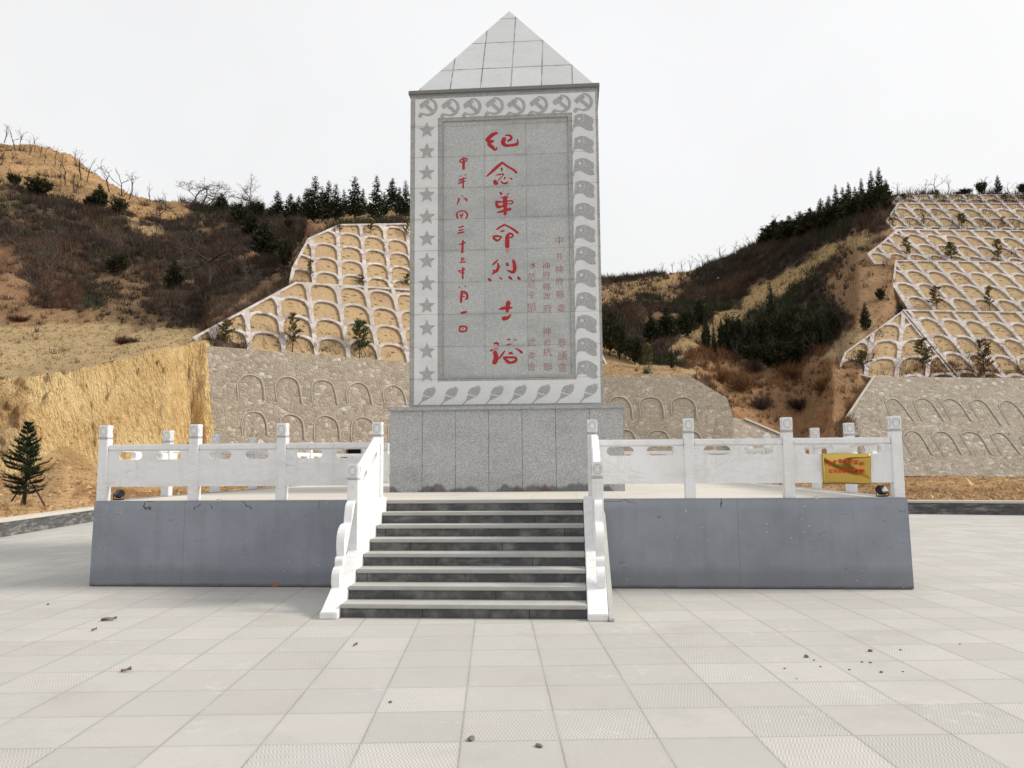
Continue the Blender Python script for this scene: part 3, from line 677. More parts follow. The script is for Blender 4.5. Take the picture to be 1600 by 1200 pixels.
small = [('中', 874, 375.5, 14), ('共', 874, 400.5, 11), ('神', 873.5, 421, 13), ('府', 874, 439.5, 12), ('縣', 875, 460, 12.5), ('委', 877, 481.5, 13), ('參', 878.5, 536, 14), ('議', 879, 555.5, 15), ('會', 879, 574, 15),
 ('神', 853, 416, 13), ('府', 853.5, 429.5, 12), ('縣', 854.5, 448, 12.5), ('政', 854.5, 462.5, 11.5), ('府', 855, 482, 13), ('神', 854, 518, 14), ('府', 855.5, 535.5, 11), ('抗', 855, 550, 14), ('聯', 856, 573, 14),
 ('河', 831, 417, 12), ('防', 831.5, 432, 12), ('司', 830, 445, 11), ('令', 830, 461, 13), ('部', 830.5, 480, 14.5), ('武', 830.5, 535, 13.5), ('委', 831, 555, 11), ('會', 830.5, 573, 13.5)]
for q in small: glyph(q[0], q[1], q[2], q[3], ins, M['red_worn'], TY, bold=-.010)

# ================================================================== SLOPES: planes of the walls and lattices
FH = np.array([-_s, _c, 0]); RH = np.array([_c, _s, 0]); ZU = np.array([0, 0, 1.])      # level forward / right of the view direction
def slope_plane(o, dip_az, el):
    """o: a point; dip_az: up-slope direction, degrees right of the view axis; el: steepness. returns origin, strike, upslope, normal"""
    a, e = rad(dip_az), rad(el)
    h = FH*math.cos(a)+RH*math.sin(a); strike = RH*math.cos(a)-FH*math.sin(a)
    up = h*math.cos(e)+ZU*math.sin(e); n = np.cross(strike, up)
    return (np.asarray(o), strike, up, n)
def hit(pl, x, y, off=0): return on_plane(x, y, pl[0]+pl[3]*off, pl[3])
def depth(p): return float((np.asarray(p)-CPOS)@FWD)
def to_uv(pl, p): q = np.asarray(p)-pl[0]; return np.array([q@pl[1], q@pl[2]])
LW = slope_plane(P(320, 540, 46), -29, 74)                       # left stone wall
LL = slope_plane(P(320, 540, 46)+FH*.9, -29, 57)                 # lattice tier on it
LU = slope_plane(hit(LL, 462, 440)+FH*1.2, -29, 55)
MW = slope_plane(hit(LW, 900, 587), 2, 66)                       # middle stone wall
RW = slope_plane(P(1480, 742, 52), 0, 46)                        # right stone wall
RL = slope_plane(hit(RW, 1480, 590)+FH*1.0, 0, 42)
RM = slope_plane(hit(RL, 1480, 485)+FH*1.0, 0, 42)
RU1 = slope_plane(hit(RM, 1480, 407)+FH*1.0, 0, 42)
RU2 = slope_plane(hit(RU1, 1480, 358)+FH*1.0, 0, 42)
RU3 = slope_plane(hit(RU2, 1480, 317)+FH*.8, 0, 42)
def plane3(a, b, c):
    n = np.cross(b-a, c-a); n = n/np.linalg.norm(n); n = n if n@FH < 0 else -n
    strike = np.cross(ZU, n); strike = strike/np.linalg.norm(strike); strike = strike if strike@RH > 0 else -strike
    return (a, strike, np.cross(n, strike), n)
RG = plane3(hit(RL, 1411, 486), hit(RL, 1500, 590), P(1312, 572, depth(hit(RL, 1500, 590))+.3))   # wing left of the right lattice

def clip_convex(poly, clip):
    out = [np.asarray(p, float) for p in poly]; n = len(clip)
    ar = sum(clip[i][0]*clip[(i+1) % n][1]-clip[(i+1) % n][0]*clip[i][1] for i in range(n))
    if ar < 0: clip = clip[::-1]
    for i in range(n):
        a, b = np.asarray(clip[i]), np.asarray(clip[(i+1) % n]); e = b-a; nn = np.array([-e[1], e[0]])
        src, out = out, []
        for j in range(len(src)):
            p, q = src[j], src[(j+1) % len(src)]; dp, dq = np.dot(p-a, nn), np.dot(q-a, nn)
            if dp >= 0: out.append(p)
            if dp*dq < 0: out.append(p+(q-p)*dp/(dp-dq))
        if len(out) < 3: return []
    return out
def inset(poly, d):
    n = len(poly); ar = sum(poly[i][0]*poly[(i+1) % n][1]-poly[(i+1) % n][0]*poly[i][1] for i in range(n)); s = 1 if ar > 0 else -1
    out = []
    for i in range(n):
        p0, p1, p2 = [np.asarray(poly[(i+k) % n], float) for k in (-1, 0, 1)]
        e1 = (p1-p0)/np.linalg.norm(p1-p0); e2 = (p2-p1)/np.linalg.norm(p2-p1)
        n1 = s*np.array([-e1[1], e1[0]]); n2 = s*np.array([-e2[1], e2[0]]); b = n1+n2; b = b/max(.3, np.dot(b, n1))
        out.append(p1+b*d)
    return out
def area(poly): return abs(sum(poly[i][0]*poly[(i+1) % len(poly)][1]-poly[(i+1) % len(poly)][0]*poly[i][1] for i in range(len(poly))))/2
def fit_affine(pl, ij, px):
    A = np.array([[1, i, j] for i, j in ij], float); B = np.array([to_uv(pl, hit(pl, *p)) for p in px])
    return np.linalg.lstsq(A, B, rcond=None)[0]                  # 3 x 2
def cell(aff, i, j, wr=.085, th=.20, rise=.42, flat=False):
    """arched opening of column i, row j (j counts downwards, junction row j is the springing under row j)"""
    s = np.linspace(wr, 1-wr, 15); b = rise*np.sqrt(np.clip(1-(2*(s-.5)*.99)**2, 0, 1))
    x = (s-.5)/(.5-wr); tp = (rise+.02)*np.sqrt(np.clip(1-np.abs(x)**2.3, 0, 1))
    pts = [(i+a, j+1-bb*.92) for a, bb in zip(s, b)] + [(i+a, j+th+.03-bb) for a, bb in zip(s[::-1], tp[::-1])]
    return [np.array([1, p[0], p[1]])@aff for p in pts]
LATS = []
def lattice(label, pl, poly_px, aff, irange, jrange, brd=.16, thick=.16, group=None, wr=.072, th=.15, rise=.42, soil=True):
    poly = [to_uv(pl, hit(pl, *p)) for p in poly_px]
    ins_ = inset(poly, brd); holes = []
    for i in range(*irange):
        for j in range(*jrange):
            h = clip_convex(cell(aff, i, j, wr, th, rise), ins_)
            if len(h) >= 3 and area(h) > .06: holes.append(h)
    M4 = frame_matrix(pl[0]+pl[3]*(-thick), pl[1], pl[2], pl[3])
    t = thing('slope_lattice', label, 'slope lattice', tuple(hit(pl, *poly_px[0])), group)
    me = plate(poly, holes, thick); me.transform(M4); link('arch_frame', me, M['lattice'], t)
    k = MB().prism([pl[0]+pl[1]*a+pl[2]*b-pl[3]*(thick*.85) for a, b in inset(poly, .02)], -pl[3]*.5)
    tag(k.build('slope', M['soil']), kind='structure')
    LATS.append((pl, aff))
    return t
# left, lower tier: junctions measured as (column, row)
ja = [(.5,1),(1.5,1),(2.5,1),(3.5,1),(.5,2),(1.5,2),(2.5,2),(3.5,2),(.5,3),(1.5,3),(2.5,3),(3.5,3)]
pa = [(461,462.5),(505.6,467.5),(552.5,472.5),(598.8,476.9),(462.5,490.6),(511.9,495.6),(558.8,501),(603.8,506),(465,519),(516,525.6),(562.5,530),(612.5,534.4)]
affLL = fit_affine(LL, [(a, b-.42) for a, b in ja], pa)
lattice('lower tier of the whitewashed arch lattice left of the tower, above the stone wall', LL, [(300,527),(462,440),(640,451),(900,467),(966,604),(640,588),(326,556),(306,532)], affLL, (-6, 12), (-1, 6), .17)
pu = cr([(820,405),(1105,445),(1400,480),(530,535),(840,570),(1120,605),(1415,635),(540,700),(855,745),(1145,780),(1430,805)], 440, 330, 7.62)
ju = [(1.5,1),(2.5,1),(3.5,1),(.5,2),(1.5,2),(2.5,2),(3.5,2),(.5,3),(1.5,3),(2.5,3),(3.5,3)]
affLU = fit_affine(LU, [(a, b-.42) for a, b in ju], pu)
lattice('upper tier of the whitewashed arch lattice left of the tower, below the pines', LU, [(452,440),(456,418),(481,372),(530,350),(640,348.5),(800,349),(870,472),(640,460),(450,447)], affLU, (-3, 12), (-3, 5), .17)
jr = [(0,1),(1,1),(2,1),(3,1),(0,2),(1,2),(2,2),(3,2),(0,3),(1,3),(2,3)]
pr_ = [(1469,506),(1506,508.5),(1543,511),(1580,513.5),(1489,531),(1526,533),(1564,535),(1601,537),(1514.5,562),(1552,565),(1586,567)]
affRL = fit_affine(RL, [(a, b) for a, b in jr], pr_)
lattice('bottom tier of the slanting arch lattice on the right hill, above the stone wall', RL, [(1410,483.5),(1600,487),(1850,491),(1850,612),(1600,606),(1508,602)], affRL, (-4, 14), (-1, 5), .17, wr=.085)
affRG = fit_affine(RG, [(0,0),(1,0),(0,1),(1,1),(0,2),(1,2)], [(1366,515),(1409,513),(1360,541),(1406,539),(1355,569),(1404.5,567)])
lattice('small fan-shaped arch lattice wing on the left edge of the right hill slope', RG, [(1409,486),(1320,550),(1312,571),(1314,579),(1362,590),(1505,602)], affRG, (-3, 6), (-3, 4), .14)
jm = [(1,1),(2,1),(3,1),(4,1),(5,1),(0,2),(1,2),(2,2),(3,2),(4,2),(0,3),(1,3),(2,3),(3,3)]
pm = [(1449,430.5),(1481,430.5),(1514,432),(1548,433),(1580.5,435),(1431,447.6),(1463.5,448.4),(1497.6,450),(1531.7,451),(1566,452.4),(1452,473.6),(1486,474),(1521,473.6),(1558,475)]
affRM = fit_affine(RM, jm, pm)
lattice('second tier from the bottom of the arch lattice on the right hill', RM, [(1399,406),(1600,409),(1850,412),(1850,498),(1600,494),(1424,490),(1394,445)], affRM, (-4, 16), (-1, 5), .17, wr=.085)
ju1 = [(0,1),(1,1),(2,1),(3,1),(4,1),(5,1),(6,1),(0,2),(1,2),(2,2),(3,2)]
pu1 = [(1417,370),(1445,371),(1475,372.6),(1504,374),(1535,375),(1565.5,375.5),(1594,376),(1432,386),(1462,387),(1493.6,389),(1524,390)]
affU1 = fit_affine(RU1, ju1, pu1)
lattice('third tier from the bottom of the arch lattice on the right hill', RU1, [(1401,357.5),(1600,359.5),(1850,361),(1850,417),(1600,414.5),(1366,412),(1355,396),(1376,380)], affU1, (-4, 20), (-1, 5), .17, wr=.095)
ju2 = [(0,1),(1,1),(2,1),(3,1),(4,1),(5,1),(-.0,2),(1,2),(2,2),(3,2)]
pu2 = [(1423,329.3),(1450.5,329.7),(1478,330),(1504,330),(1530,330.3),(1556,330.5),(1437.6,343.6),(1464,344),(1491,344.5),(1518,345)]
affU2 = fit_affine(RU2, ju2, pu2)
lattice('fourth tier from the bottom of the arch lattice on the right hill', RU2, [(1403,316.5),(1600,317),(1850,317),(1850,364),(1600,362.5),(1397,360),(1384,344.5)], affU2, (-4, 22), (-1, 5), .16, wr=.095)
affU3 = fit_affine(RU3, [(0,0),(1,0),(0,1),(1,1)], [(1427,304),(1453,304),(1434,314),(1460,314)])
lattice('top tier of the arch lattice under the right skyline', RU3, [(1404,304.5),(1600,303.5),(1850,303),(1850,320),(1600,320),(1392,319)], affU3, (-3, 22), (-1, 2), .12, wr=.095)

# stone walls with blind arches
def stone_wall(label, pl, poly_px, arches, thick=1.2, cop=None):
    t = thing('stone_wall', label, 'stone wall', tuple(hit(pl, *poly_px[0])))
    pts = [hit(pl, *p) for p in poly_px]
    back = FH*thick*1.6-ZU*.25
    g = MB().prism(pts, back); g.build('wall', M['wall'], t)
    for a in arches:
        q = [hit(pl, *p, off=.02) for p in a]; P2, R2 = catmull(q, [.036]*len(q), 4)
        MB().tube(P2, R2, 5, flat=(pl[3], .6)).build('arch_shade_line', M['recess_shade'], t)  # dark raised tube stands in for the shaded edge of the arch recess
        cxy = np.mean([p for p in a], axis=0); q = [hit(pl, cxy[0]+(p[0]-cxy[0])*1.10, cxy[1]+(p[1]-cxy[1])*1.05, off=.02) for p in a]; P2, R2 = catmull(q, [.034]*len(q), 4)
        MB().tube(P2, R2, 5, flat=(pl[3], .7)).build('arch_rim', M['coping'], t)
    if cop:
        q = [hit(pl, *p, off=.03)+ZU*.02 for p in cop]
        MB().tube(q, .11, 4).build('coping', M['coping'], t)
    return t
la = [[(378,735),(372,640),(395,600),(440,585),(490,600),(518,640),(528,735)], [(618,745),(608,650),(630,610),(675,598),(720,612),(745,650),(762,760)], [(838,745),(835,660),(850,630),(895,617),(945,635),(968,680),(985,770)],
 [(1058,755),(1052,690),(1070,655),(1115,633),(1160,650),(1185,690),(1200,765)], [(1290,760),(1280,690),(1300,665),(1340,650),(1380,670),(1405,710),(1415,770)],
 [(404,960),(398,880),(420,830),(465,816),(515,830),(540,880),(547,960)], [(642,960),(636,880),(655,845),(695,832),(745,850),(770,890),(778,985)], [(852,985),(852,900),(870,855),(915,840),(965,860),(992,905),(1000,990)],
 [(1085,990),(1082,910),(1100,865),(1145,850),(1190,865),(1215,900),(1225,985)], [(1318,1010),(1312,925),(1330,885),(1375,868),(1420,885),(1445,920),(1455,1000)]]
stone_wall('tall rubble stone retaining wall with two rows of blind arches left of the tower', LW, [(320,540),(640,566),(905,588),(905,775),(345,775)], [cr(a, 280, 440, 4) for a in la])
ma = [[(210,700),(215,670),(235,648),(275,642),(310,655),(340,700),(350,775)], [(412,765),(405,680),(430,652),(470,645),(510,655),(535,690),(548,770)], [(607,755),(602,680),(625,655),(675,645),(715,660),(740,690),(750,775)],
 [(238,950),(240,900),(258,862),(300,848),(345,860),(368,900),(375,950)], [(443,950),(447,900),(467,865),(512,853),(557,865),(577,900),(585,950)], [(640,950),(645,900),(665,868),(712,856),(757,868),(780,905),(788,950)]]
stone_wall('rubble stone retaining wall with blind arches right of the tower', MW, [(898,588),(945,586.5),(1075,586),(1136,622),(1145,650),(1147,775),(898,775)], [cr(a, 900, 460, 4) for a in ma])
WG = slope_plane(hit(MW, 1145, 700)-FH*.3, -8, 50)
stone_wall('low sloping stone wing wall with straight coping at the mouth of the gully', WG, [(1143,652),(1165,656),(1226,683),(1290,712),(1300,775),(1143,775)], [], cop=[(1163,655),(1226,682),(1290,711)])
ra = [[(495,365),(455,265),(480,238),(520,233),(570,265),(610,320),(675,410)], [(755,410),(695,270),(705,245),(745,230),(800,245),(855,300),(925,415)], [(1000,410),(925,265),(935,245),(975,233),(1030,250),(1080,295),(1155,412)],
 [(1240,415),(1155,275),(1165,255),(1200,240),(1255,255),(1310,310),(1400,445)], [(1480,440),(1405,300),(1415,265),(1450,250),(1500,265),(1560,320),(1650,450)],
 [(665,690),(605,570),(615,520),(650,503),(700,510),(750,555),(830,695)], [(935,700),(850,555),(855,525),(890,508),(945,515),(1000,560),(1075,695)], [(1170,690),(1085,540),(1095,520),(1140,508),(1195,520),(1240,550),(1325,695)],
 [(1420,695),(1340,550),(1345,525),(1385,515),(1435,530),(1490,590),(1565,690)], [(1660,700),(1585,565),(1590,540),(1630,530),(1680,545),(1735,605),(1810,705)]]
stone_wall('wide sloping rubble stone wall with slanted blind arches on the right', RW, [(1366,588),(1600,591),(1850,596),(1850,752),(1600,746),(1440,744),(1262,742)], [cr(a, 1300, 580, 5.333) for a in ra], cop=[(1366,588),(1295,694),(1265,740)])

# ================================================================== TERRAIN (one sheet, fanned out from the square)
zz = lambda pl, x, y, o=0: depth(hit(pl, x, y))+o
def ck(x):                                                       # earth edge behind the kerb in this direction
    d = ray(x, 725); d = d[:2]/np.linalg.norm(d[:2]); o = CPOS[:2]; best = None
    for a, b in zip(KB, KB[1:]):
        a, b = np.array(a), np.array(b); e = b-a
        det = d[0]*(-e[1])+e[0]*d[1]
        if abs(det) < 1e-9: continue
        r = a-o; t = (r[0]*(-e[1])+e[0]*r[1])/det; u = (d[0]*r[1]-d[1]*r[0])/det
        if t > 0 and -.001 <= u <= 1.001 and (best is None or t < best): best = t
    return np.array([*(o+d*(best+.01)), .37])
def wallcol(x, ybase, zb, ywt, pw, ylt, pt, crest, beh, mid=None):
    """column that runs up behind a wall and a lattice"""
    return [(ybase, zb), (ywt, zz(pw, x, ywt, 1.0)), (ywt-3, zz(pw, x, ywt, 1.6))]+list(mid)+[crest, beh]
cols = {
 -420: [(800,27),(640,32),(560,50),(440,64),(330,100),(200,150),(265,215)],
 -200: [(770,29),(610,34),(545,54),(440,68),(310,110),(205,150),(265,215)],
 0:   [(752,33),(588,36),(521,58),(430,72),(288,118),(221,150),(262,215)],
 60:  [(735,34),(584,37),(519,59),(430,72),(300,117),(229,148),(270,212)],
 100: [(716,35.5),(578,37.5),(517,60),(430,72),(306,116),(241,146),(285,210)],
 150: [(738,37),(568,39),(516,60),(432,73),(322,114),(273,143),(305,208)],
 200: [(748,38),(560,41),(515,59),(430,75),(340,112),(303,140),(330,205)],
 260: [(752,40),(545,43.5),(510,58),(425,78),(356,111),(316,133),(340,200)],
 300: [(754,43.5),(533,46.0),(508,58),(420,82),(365,110),(322,130),(350,190)],
 322: [(755,zz(LW,322,755,-.3)),(531,zz(LW,322,538,.1)),(506,57),(410,84),(368,108),(322,128),(350,190)],
 333: [(757,zz(LW,333,757,-.2)),(540,zz(LW,333,541,.35)),(504,zz(LL,333,504,1.0)),(410,83),(367,107),(322,127),(350,190)],
 345: [(760,zz(LW,345,760,.2)),(542,zz(LW,345,542,.6)),(500,zz(LL,345,500,1.0)),(410,82),(366,106),(322,126),(350,190)],
 400: [(756,zz(LW,400,756,.5)),(547,zz(LW,400,547,1.2)),(472,zz(LL,400,472,1.0)),(400,80),(362,102),(323,122),(350,190)],
 455: [(752,zz(LW,455,752,.5)),(552,zz(LW,455,552,1.2)),(442,zz(LL,455,442,1.0)),(405,77),(366,92),(338,110),(360,180)],
 490: [(750,zz(LW,490,750,.5)),(554,zz(LW,490,554,1.2)),(441,zz(LL,490,441,2.4)),(368,zz(LU,490,368,1.6)),(352,zz(LU,490,360,6)),(340,100),(362,180)],
 560: [(750,zz(LW,560,750,.5)),(560,zz(LW,560,560,1.2)),(446,zz(LL,560,446,2.4)),(349,zz(LU,560,349,1.6)),(342,zz(LU,560,345,5)),(333,98),(360,180)],
 640: [(750,zz(LW,640,750,.5)),(566,zz(LW,640,566,1.2)),(451,zz(LL,640,451,2.4)),(348,zz(LU,640,348,1.6)),(338,zz(LU,640,345,6)),(322,100),(350,180)],
 800: [(750,zz(LW,800,750,.5)),(579,zz(LW,800,579,1.2)),(461,zz(LL,800,461,2.4)),(349,zz(LU,800,349,1.6)),(340,zz(LU,800,345,8)),(330,115),(352,190)],
 900: [(749,zz(MW,900,749,.5)),(588,zz(MW,900,588,1.3)),(520,zz(MW,900,588,9)),(490,100),(470,125),(420,170),(440,240)],
 945: [(749,zz(MW,945,749,.5)),(586,zz(MW,945,586,1.2)),(536,zz(MW,945,586,7)),(505,95),(478,122),(437,172),(455,240)],
 1000:[(748,zz(MW,1000,748,.5)),(586,zz(MW,1000,586,1.2)),(570,zz(MW,1000,586,6)),(510,95),(475,124),(433,172),(450,240)],
 1075:[(748,zz(MW,1075,748,.5)),(587,zz(MW,1075,587,1.2)),(565,zz(MW,1075,587,7)),(515,96),(465,132),(423,173),(440,240)],
 1140:[(746,zz(MW,1140,746,.5)),(640,zz(MW,1140,640,1.0)),(585,74),(520,95),(450,128),(402,168),(430,235)],
 1200:[(744,zz(WG,1200,744,.4)),(672,zz(WG,1200,672,.8)),(590,72),(520,92),(425,126),(372,156),(405,230)],
 1250:[(744,46),(680,60),(590,70),(500,88),(400,120),(352,145),(390,225)],
 1300:[(744,47),(668,55),(580,60.0),(495,80),(385,110),(326,131),(380,215)],
 1318:[(743,47),(650,56.5),(581,zz(RG,1318,581,-.2)),(556,zz(RG,1318,562,1.2)),(400,98),(322,124),(375,205)],
 1340:[(743,zz(RW,1340,743,.5)),(630,zz(RW,1340,630,.8)),(584,zz(RG,1340,584,-.2)),(530,zz(RG,1340,536,1.2)),(415,zz(RU1,1340,415,1.0)),(318,118),(370,200)],
 1375:[(743,zz(RW,1375,743,.5)),(589,zz(RW,1375,589,1.1)),(577,zz(RG,1375,577,1.2)),(502,zz(RG,1375,512,1.2)),(404,zz(RU1,1375,404,1.0)),(311,zz(RU3,1375,318,2)),(350,190)],
 1396:[(744,zz(RW,1396,744,.5)),(589,zz(RW,1396,589,1.1)),(577,zz(RG,1396,577,1.2)),(440,zz(RM,1396,445,.5)),(375,zz(RU1,1396,375,.7)),(305,zz(RU3,1396,308,1.5)),(340,175)],
 1408:[(744,zz(RW,1408,744,.5)),(589,zz(RW,1408,589,1.1)),(484,zz(RL,1408,484,2.6)),(407,zz(RM,1408,407,2.6)),(357,zz(RU1,1408,357,2.6)),(303.5,zz(RU3,1408,304,1.5)),(330,170)],
 1600:[(745,zz(RW,1600,745,.5)),(591,zz(RW,1600,591,1.1)),(486,zz(RL,1600,486,2.6)),(409,zz(RM,1600,409,2.6)),(358,zz(RU1,1600,358,2.6)),(302.5,zz(RU3,1600,304,1.5)),(325,170)],
 1900:[(751,zz(RW,1900,751,.5)),(597,zz(RW,1900,597,1.1)),(490,zz(RL,1900,490,2.6)),(412,zz(RM,1900,412,2.6)),(360,zz(RU1,1900,360,2.6)),(302,zz(RU3,1900,304,1.5)),(325,170)],
 2150:[(751,zz(RW,1900,751,.5)),(597,zz(RW,1900,597,1.5)),(490,zz(RL,1900,490,2.6)),(412,zz(RM,1900,412,2.6)),(360,zz(RU1,1900,360,2.6)),(302,zz(RU3,1900,304,1.5)),(325,170)],
}
KX = np.array(sorted(cols)); KA = np.array([cols[k] for k in KX])          # n x 7 x 2
def keys(x):
    out = [ck(x)]
    for j in range(7):
        out.append(P(x, np.interp(x, KX, KA[:, j, 0]), np.interp(x, KX, KA[:, j, 1])))
    return np.array(out)
SEG = [14, 40, 24, 30, 34, 26, 10]
NX = 470; TX = np.linspace(-420, 2150, NX)
def bumpy(x):    # how much relief is allowed (none right behind walls and lattices)
    return np.interp(x, [295, 322, 345, 440, 470, 900, 945, 1060, 1150, 1270, 1306, 1400], [1, .5, .2, .4, .1, .1, .3, .6, 1, 1, .10, .06])
grid = []; kcache = []
for x in TX:
    k = keys(x); kcache.append(k); rows = []
    for s_, n_ in enumerate(SEG):
        for t in range(n_): rows.append(k[s_]*(1-t/n_)+k[s_+1]*(t/n_))
    rows.append(k[-1]); grid.append(rows)
G = np.array(grid); NR = G.shape[1]
segid = np.concatenate([np.full(n_, i) for i, n_ in enumerate(SEG)]+[[6]]); segt = np.concatenate([np.arange(n_)/n_ for n_ in SEG]+[[1.]])
def fbm(p, sc_, o=4): return mnoise.fractal(Vector((p[0]*sc_[0], p[1]*sc_[1], p[2]*sc_[2])), .9, 2.1, o)
for i, x in enumerate(TX):
    bx = float(bumpy(x))
    for r in range(NR):
        p = G[i, r]; sg = segid[r]; t = segt[r]
        if sg == 0:
            G[i, r, 2] += .16*fbm(p, (.5, .5, .5))*min(1, t*4); continue
        w = bx*(min(1, t*5) if sg == 1 else 1)*(1 if sg < 6 else 1-t)
        if sg >= 5: w = max(w, .5*(sg == 5)*t) if x < 1350 else w
        if sg == 1 and x < 330:
            a = fbm(p, (.45, .45, .05), 4); b_ = fbm(p+9, (1.9, 1.9, .16), 3)
            G[i, r] += (FH*.30*a+FH*.34*b_)*w
            if t > .8: G[i, r, 2] += .55*fbm(p, (.7, .7, .3))*w*(t-.8)*5
        else:
            am = [0, .5, .45, 1.3, 1.9, 1.1, 1][sg]
            G[i, r, 2] += am*fbm(p, (.09, .09, .09), 5)*w
            G[i, r] += FH*am*.6*fbm(p+31, (.16, .16, .16), 4)*w
# pixel position of every vertex, used to decide which kind of ground lies there
Q = G.reshape(-1, 3)-CPOS; zc = Q@FWD; PX = 800+CF*(Q@RGT)/zc; PY = 600-CF*(Q@UPV)/zc
nj = np.array([[mnoise.fractal(Vector(v*.22), .8, 2.2, 5), mnoise.fractal(Vector(v*.22+40), .8, 2.2, 5), mnoise.fractal(Vector(v*.05+7), .8, 2.2, 4)] for v in Q.astype(float)])
JX = PX+nj[:, 0]*16; JY = PY+nj[:, 1]*9
def inside(poly, X, Y):
    r = np.zeros(len(X), bool); n = len(poly)
    for i in range(n):
        (x1, y1), (x2, y2) = poly[i], poly[(i+1) % n]
        c_ = ((y1 > Y) != (y2 > Y)) & (X < (x2-x1)*(Y-y1)/((y2-y1) or 1e-9)+x1); r ^= c_
    return r
SG = np.tile(segid, NX); ST = np.tile(segt, NX)
tint = np.tile(np.array([.085, .062, .043]), (len(Q), 1)); veg = np.ones(len(Q)); cut = np.zeros(len(Q))
def paint(poly, c, v, cutv=0, soft=True):
    mk = inside(poly, JX if soft else PX, JY if soft else PY); tint[mk] = c; veg[mk] = v; cut[mk] = cutv
paint([(-500,100),(0,190),(100,215),(180,280),(290,312),(300,335),(262,345),(205,338),(150,322),(60,303),(0,288),(-500,270)], (.40,.245,.12), .12)
paint([(-500,300),(0,292),(50,305),(30,322),(-500,340)], (.20,.14,.08), .6)
paint([(195,345),(255,355),(262,372),(230,372),(200,360)], (.36,.25,.13), .15)
paint([(0,385),(25,400),(45,440),(60,470),(-10,480),(-500,480),(-500,380)], (.30,.17,.095), .3)
paint([(148,425),(200,418),(232,440),(228,470),(175,480),(150,460)], (.24,.145,.08), .6)
paint([(-500,468),(0,470),(70,480),(120,487),(165,478),(180,512),(150,520),(0,520),(-500,520)], (.33,.205,.105), .35)
paint([(170,485),(215,470),(235,490),(320,520),(335,535),(180,520)], (.26,.17,.095), .6)
paint([(-500,525),(0,516),(150,508),(300,512),(322,532),(330,545),(200,575),(0,600),(-500,640)], (.47,.345,.185), .04)
mk = (SG == 1) & (PX < 345); tint[mk] = (.76,.54,.26); veg[mk] = 0; cut[mk] = 1
mk = (SG == 1) & (PX < 60) & (JX < 38+nj[:, 0]*30) & (ST > .2); tint[mk] = (.40,.235,.115)
mk = (SG == 1) & (PX < 345) & (ST < .06+.12*np.clip(nj[:, 1], -1, 1)+.10*np.exp(-((PX-95)/40)**2)); tint[mk] = (.46,.30,.15); cut[mk] = .3
mk = (SG == 0); tint[mk] = (.47,.30,.15); veg[mk] = 0
mk = (SG == 0) & (nj[:, 0] > .1); tint[mk] = (.29,.16,.075)
paint([(470,350),(640,340),(900,340),(900,300),(640,300),(470,320)], (.31,.195,.10), .1)
paint([(450,440),(450,400),(480,370),(475,345),(540,342),(535,352),(500,365)], (.30,.17,.095), .12)
paint([(300,525),(440,440),(470,380),(440,420),(385,455)], (.27,.16,.09), .3)
paint([(930,445),(1000,436),(1060,424),(1100,412),(1090,436),(1050,452),(1000,468),(930,485)], (.335,.215,.11), .2)
paint([(1020,462),(1075,440),(1085,450),(1040,480)], (.28,.165,.09), .3)
paint([(1040,545),(1080,518),(1140,480),(1200,445),(1280,395),(1350,358),(1360,378),(1300,408),(1245,445),(1185,485),(1110,535),(1060,562)], (.42,.29,.14), .05)
paint([(1280,430),(1340,388),(1365,360),(1402,350),(1412,486),(1310,575),(1292,560),(1330,500),(1300,470)], (.31,.185,.10), .22)
paint([(1270,600),(1300,520),(1350,500),(1385,490),(1315,560),(1310,600)], (.36,.255,.14), .1)
paint([(940,520),(1000,575),(1080,578),(1080,595),(930,595)], (.37,.25,.13), .05)
paint([(1075,570),(1200,560),(1330,565),(1365,592),(1292,700),(1140,700),(1130,620)], (.30,.175,.09), .5)
mk = (PX > 1140) & (PX < 1300) & (PY > 640); tint[mk] = (.31,.17,.085); veg[mk] = .15
mk = (SG == 0) & (PX > 900); tint[mk] = (.46,.285,.145); veg[mk] = 0
mk = (SG == 0) & (PX > 900) & (nj[:, 0] > .2); tint[mk] = (.34,.19,.095)
tint *= (1+.28*nj[:, 2:3])
# scattered bare patches inside the scrub
mk = (veg > .9) & (nj[:, 2]+.5*nj[:, 0] > .5); tint[mk] = np.array([.25, .15, .085])*(1+.3*nj[mk, 1:2]); veg[mk] = .35
idx = np.arange(NX*NR).reshape(NX, NR)
fq = np.stack([idx[:-1, :-1], idx[1:, :-1], idx[1:, 1:], idx[:-1, 1:]], -1).reshape(-1, 4)
me = bpy.data.meshes.new('hills'); me.from_pydata(G.reshape(-1, 3).tolist(), [], fq.tolist())
me.polygons.foreach_set('use_smooth', np.ones(len(fq), bool))
at = me.attributes.new('tint', 'FLOAT_COLOR', 'POINT'); at.data.foreach_set('color', np.c_[np.clip(tint, .01, 1), np.ones(len(Q))].ravel())
at = me.attributes.new('mask', 'FLOAT_COLOR', 'POINT'); at.data.foreach_set('color', np.c_[cut, veg, veg, np.ones(len(Q))].ravel())
hills = link('hills', me, M['terrain']); tag(hills, kind='structure')
VZ = G.reshape(-1, 3)
gx = np.linspace(-170, 170, 90); gy = np.linspace(-48, -150, 26); bk = []  # unseen ridge behind the camera, added for the gold plaque to mirror
for x in gx:
    for y in gy:
        t = min(1, max(0, (-48-y)/45)); bk.append((x, y, -.3+17*t**.9*(.8+.35*mnoise.fractal(Vector((x*.02, y*.02, 5)), .9, 2, 4))-(max(0, -93-y)*.12)))
me = bpy.data.meshes.new('hills'); ib = np.arange(90*26).reshape(90, 26); me.from_pydata(bk, [], np.stack([ib[:-1, :-1], ib[:-1, 1:], ib[1:, 1:], ib[1:, :-1]], -1).reshape(-1, 4).tolist())
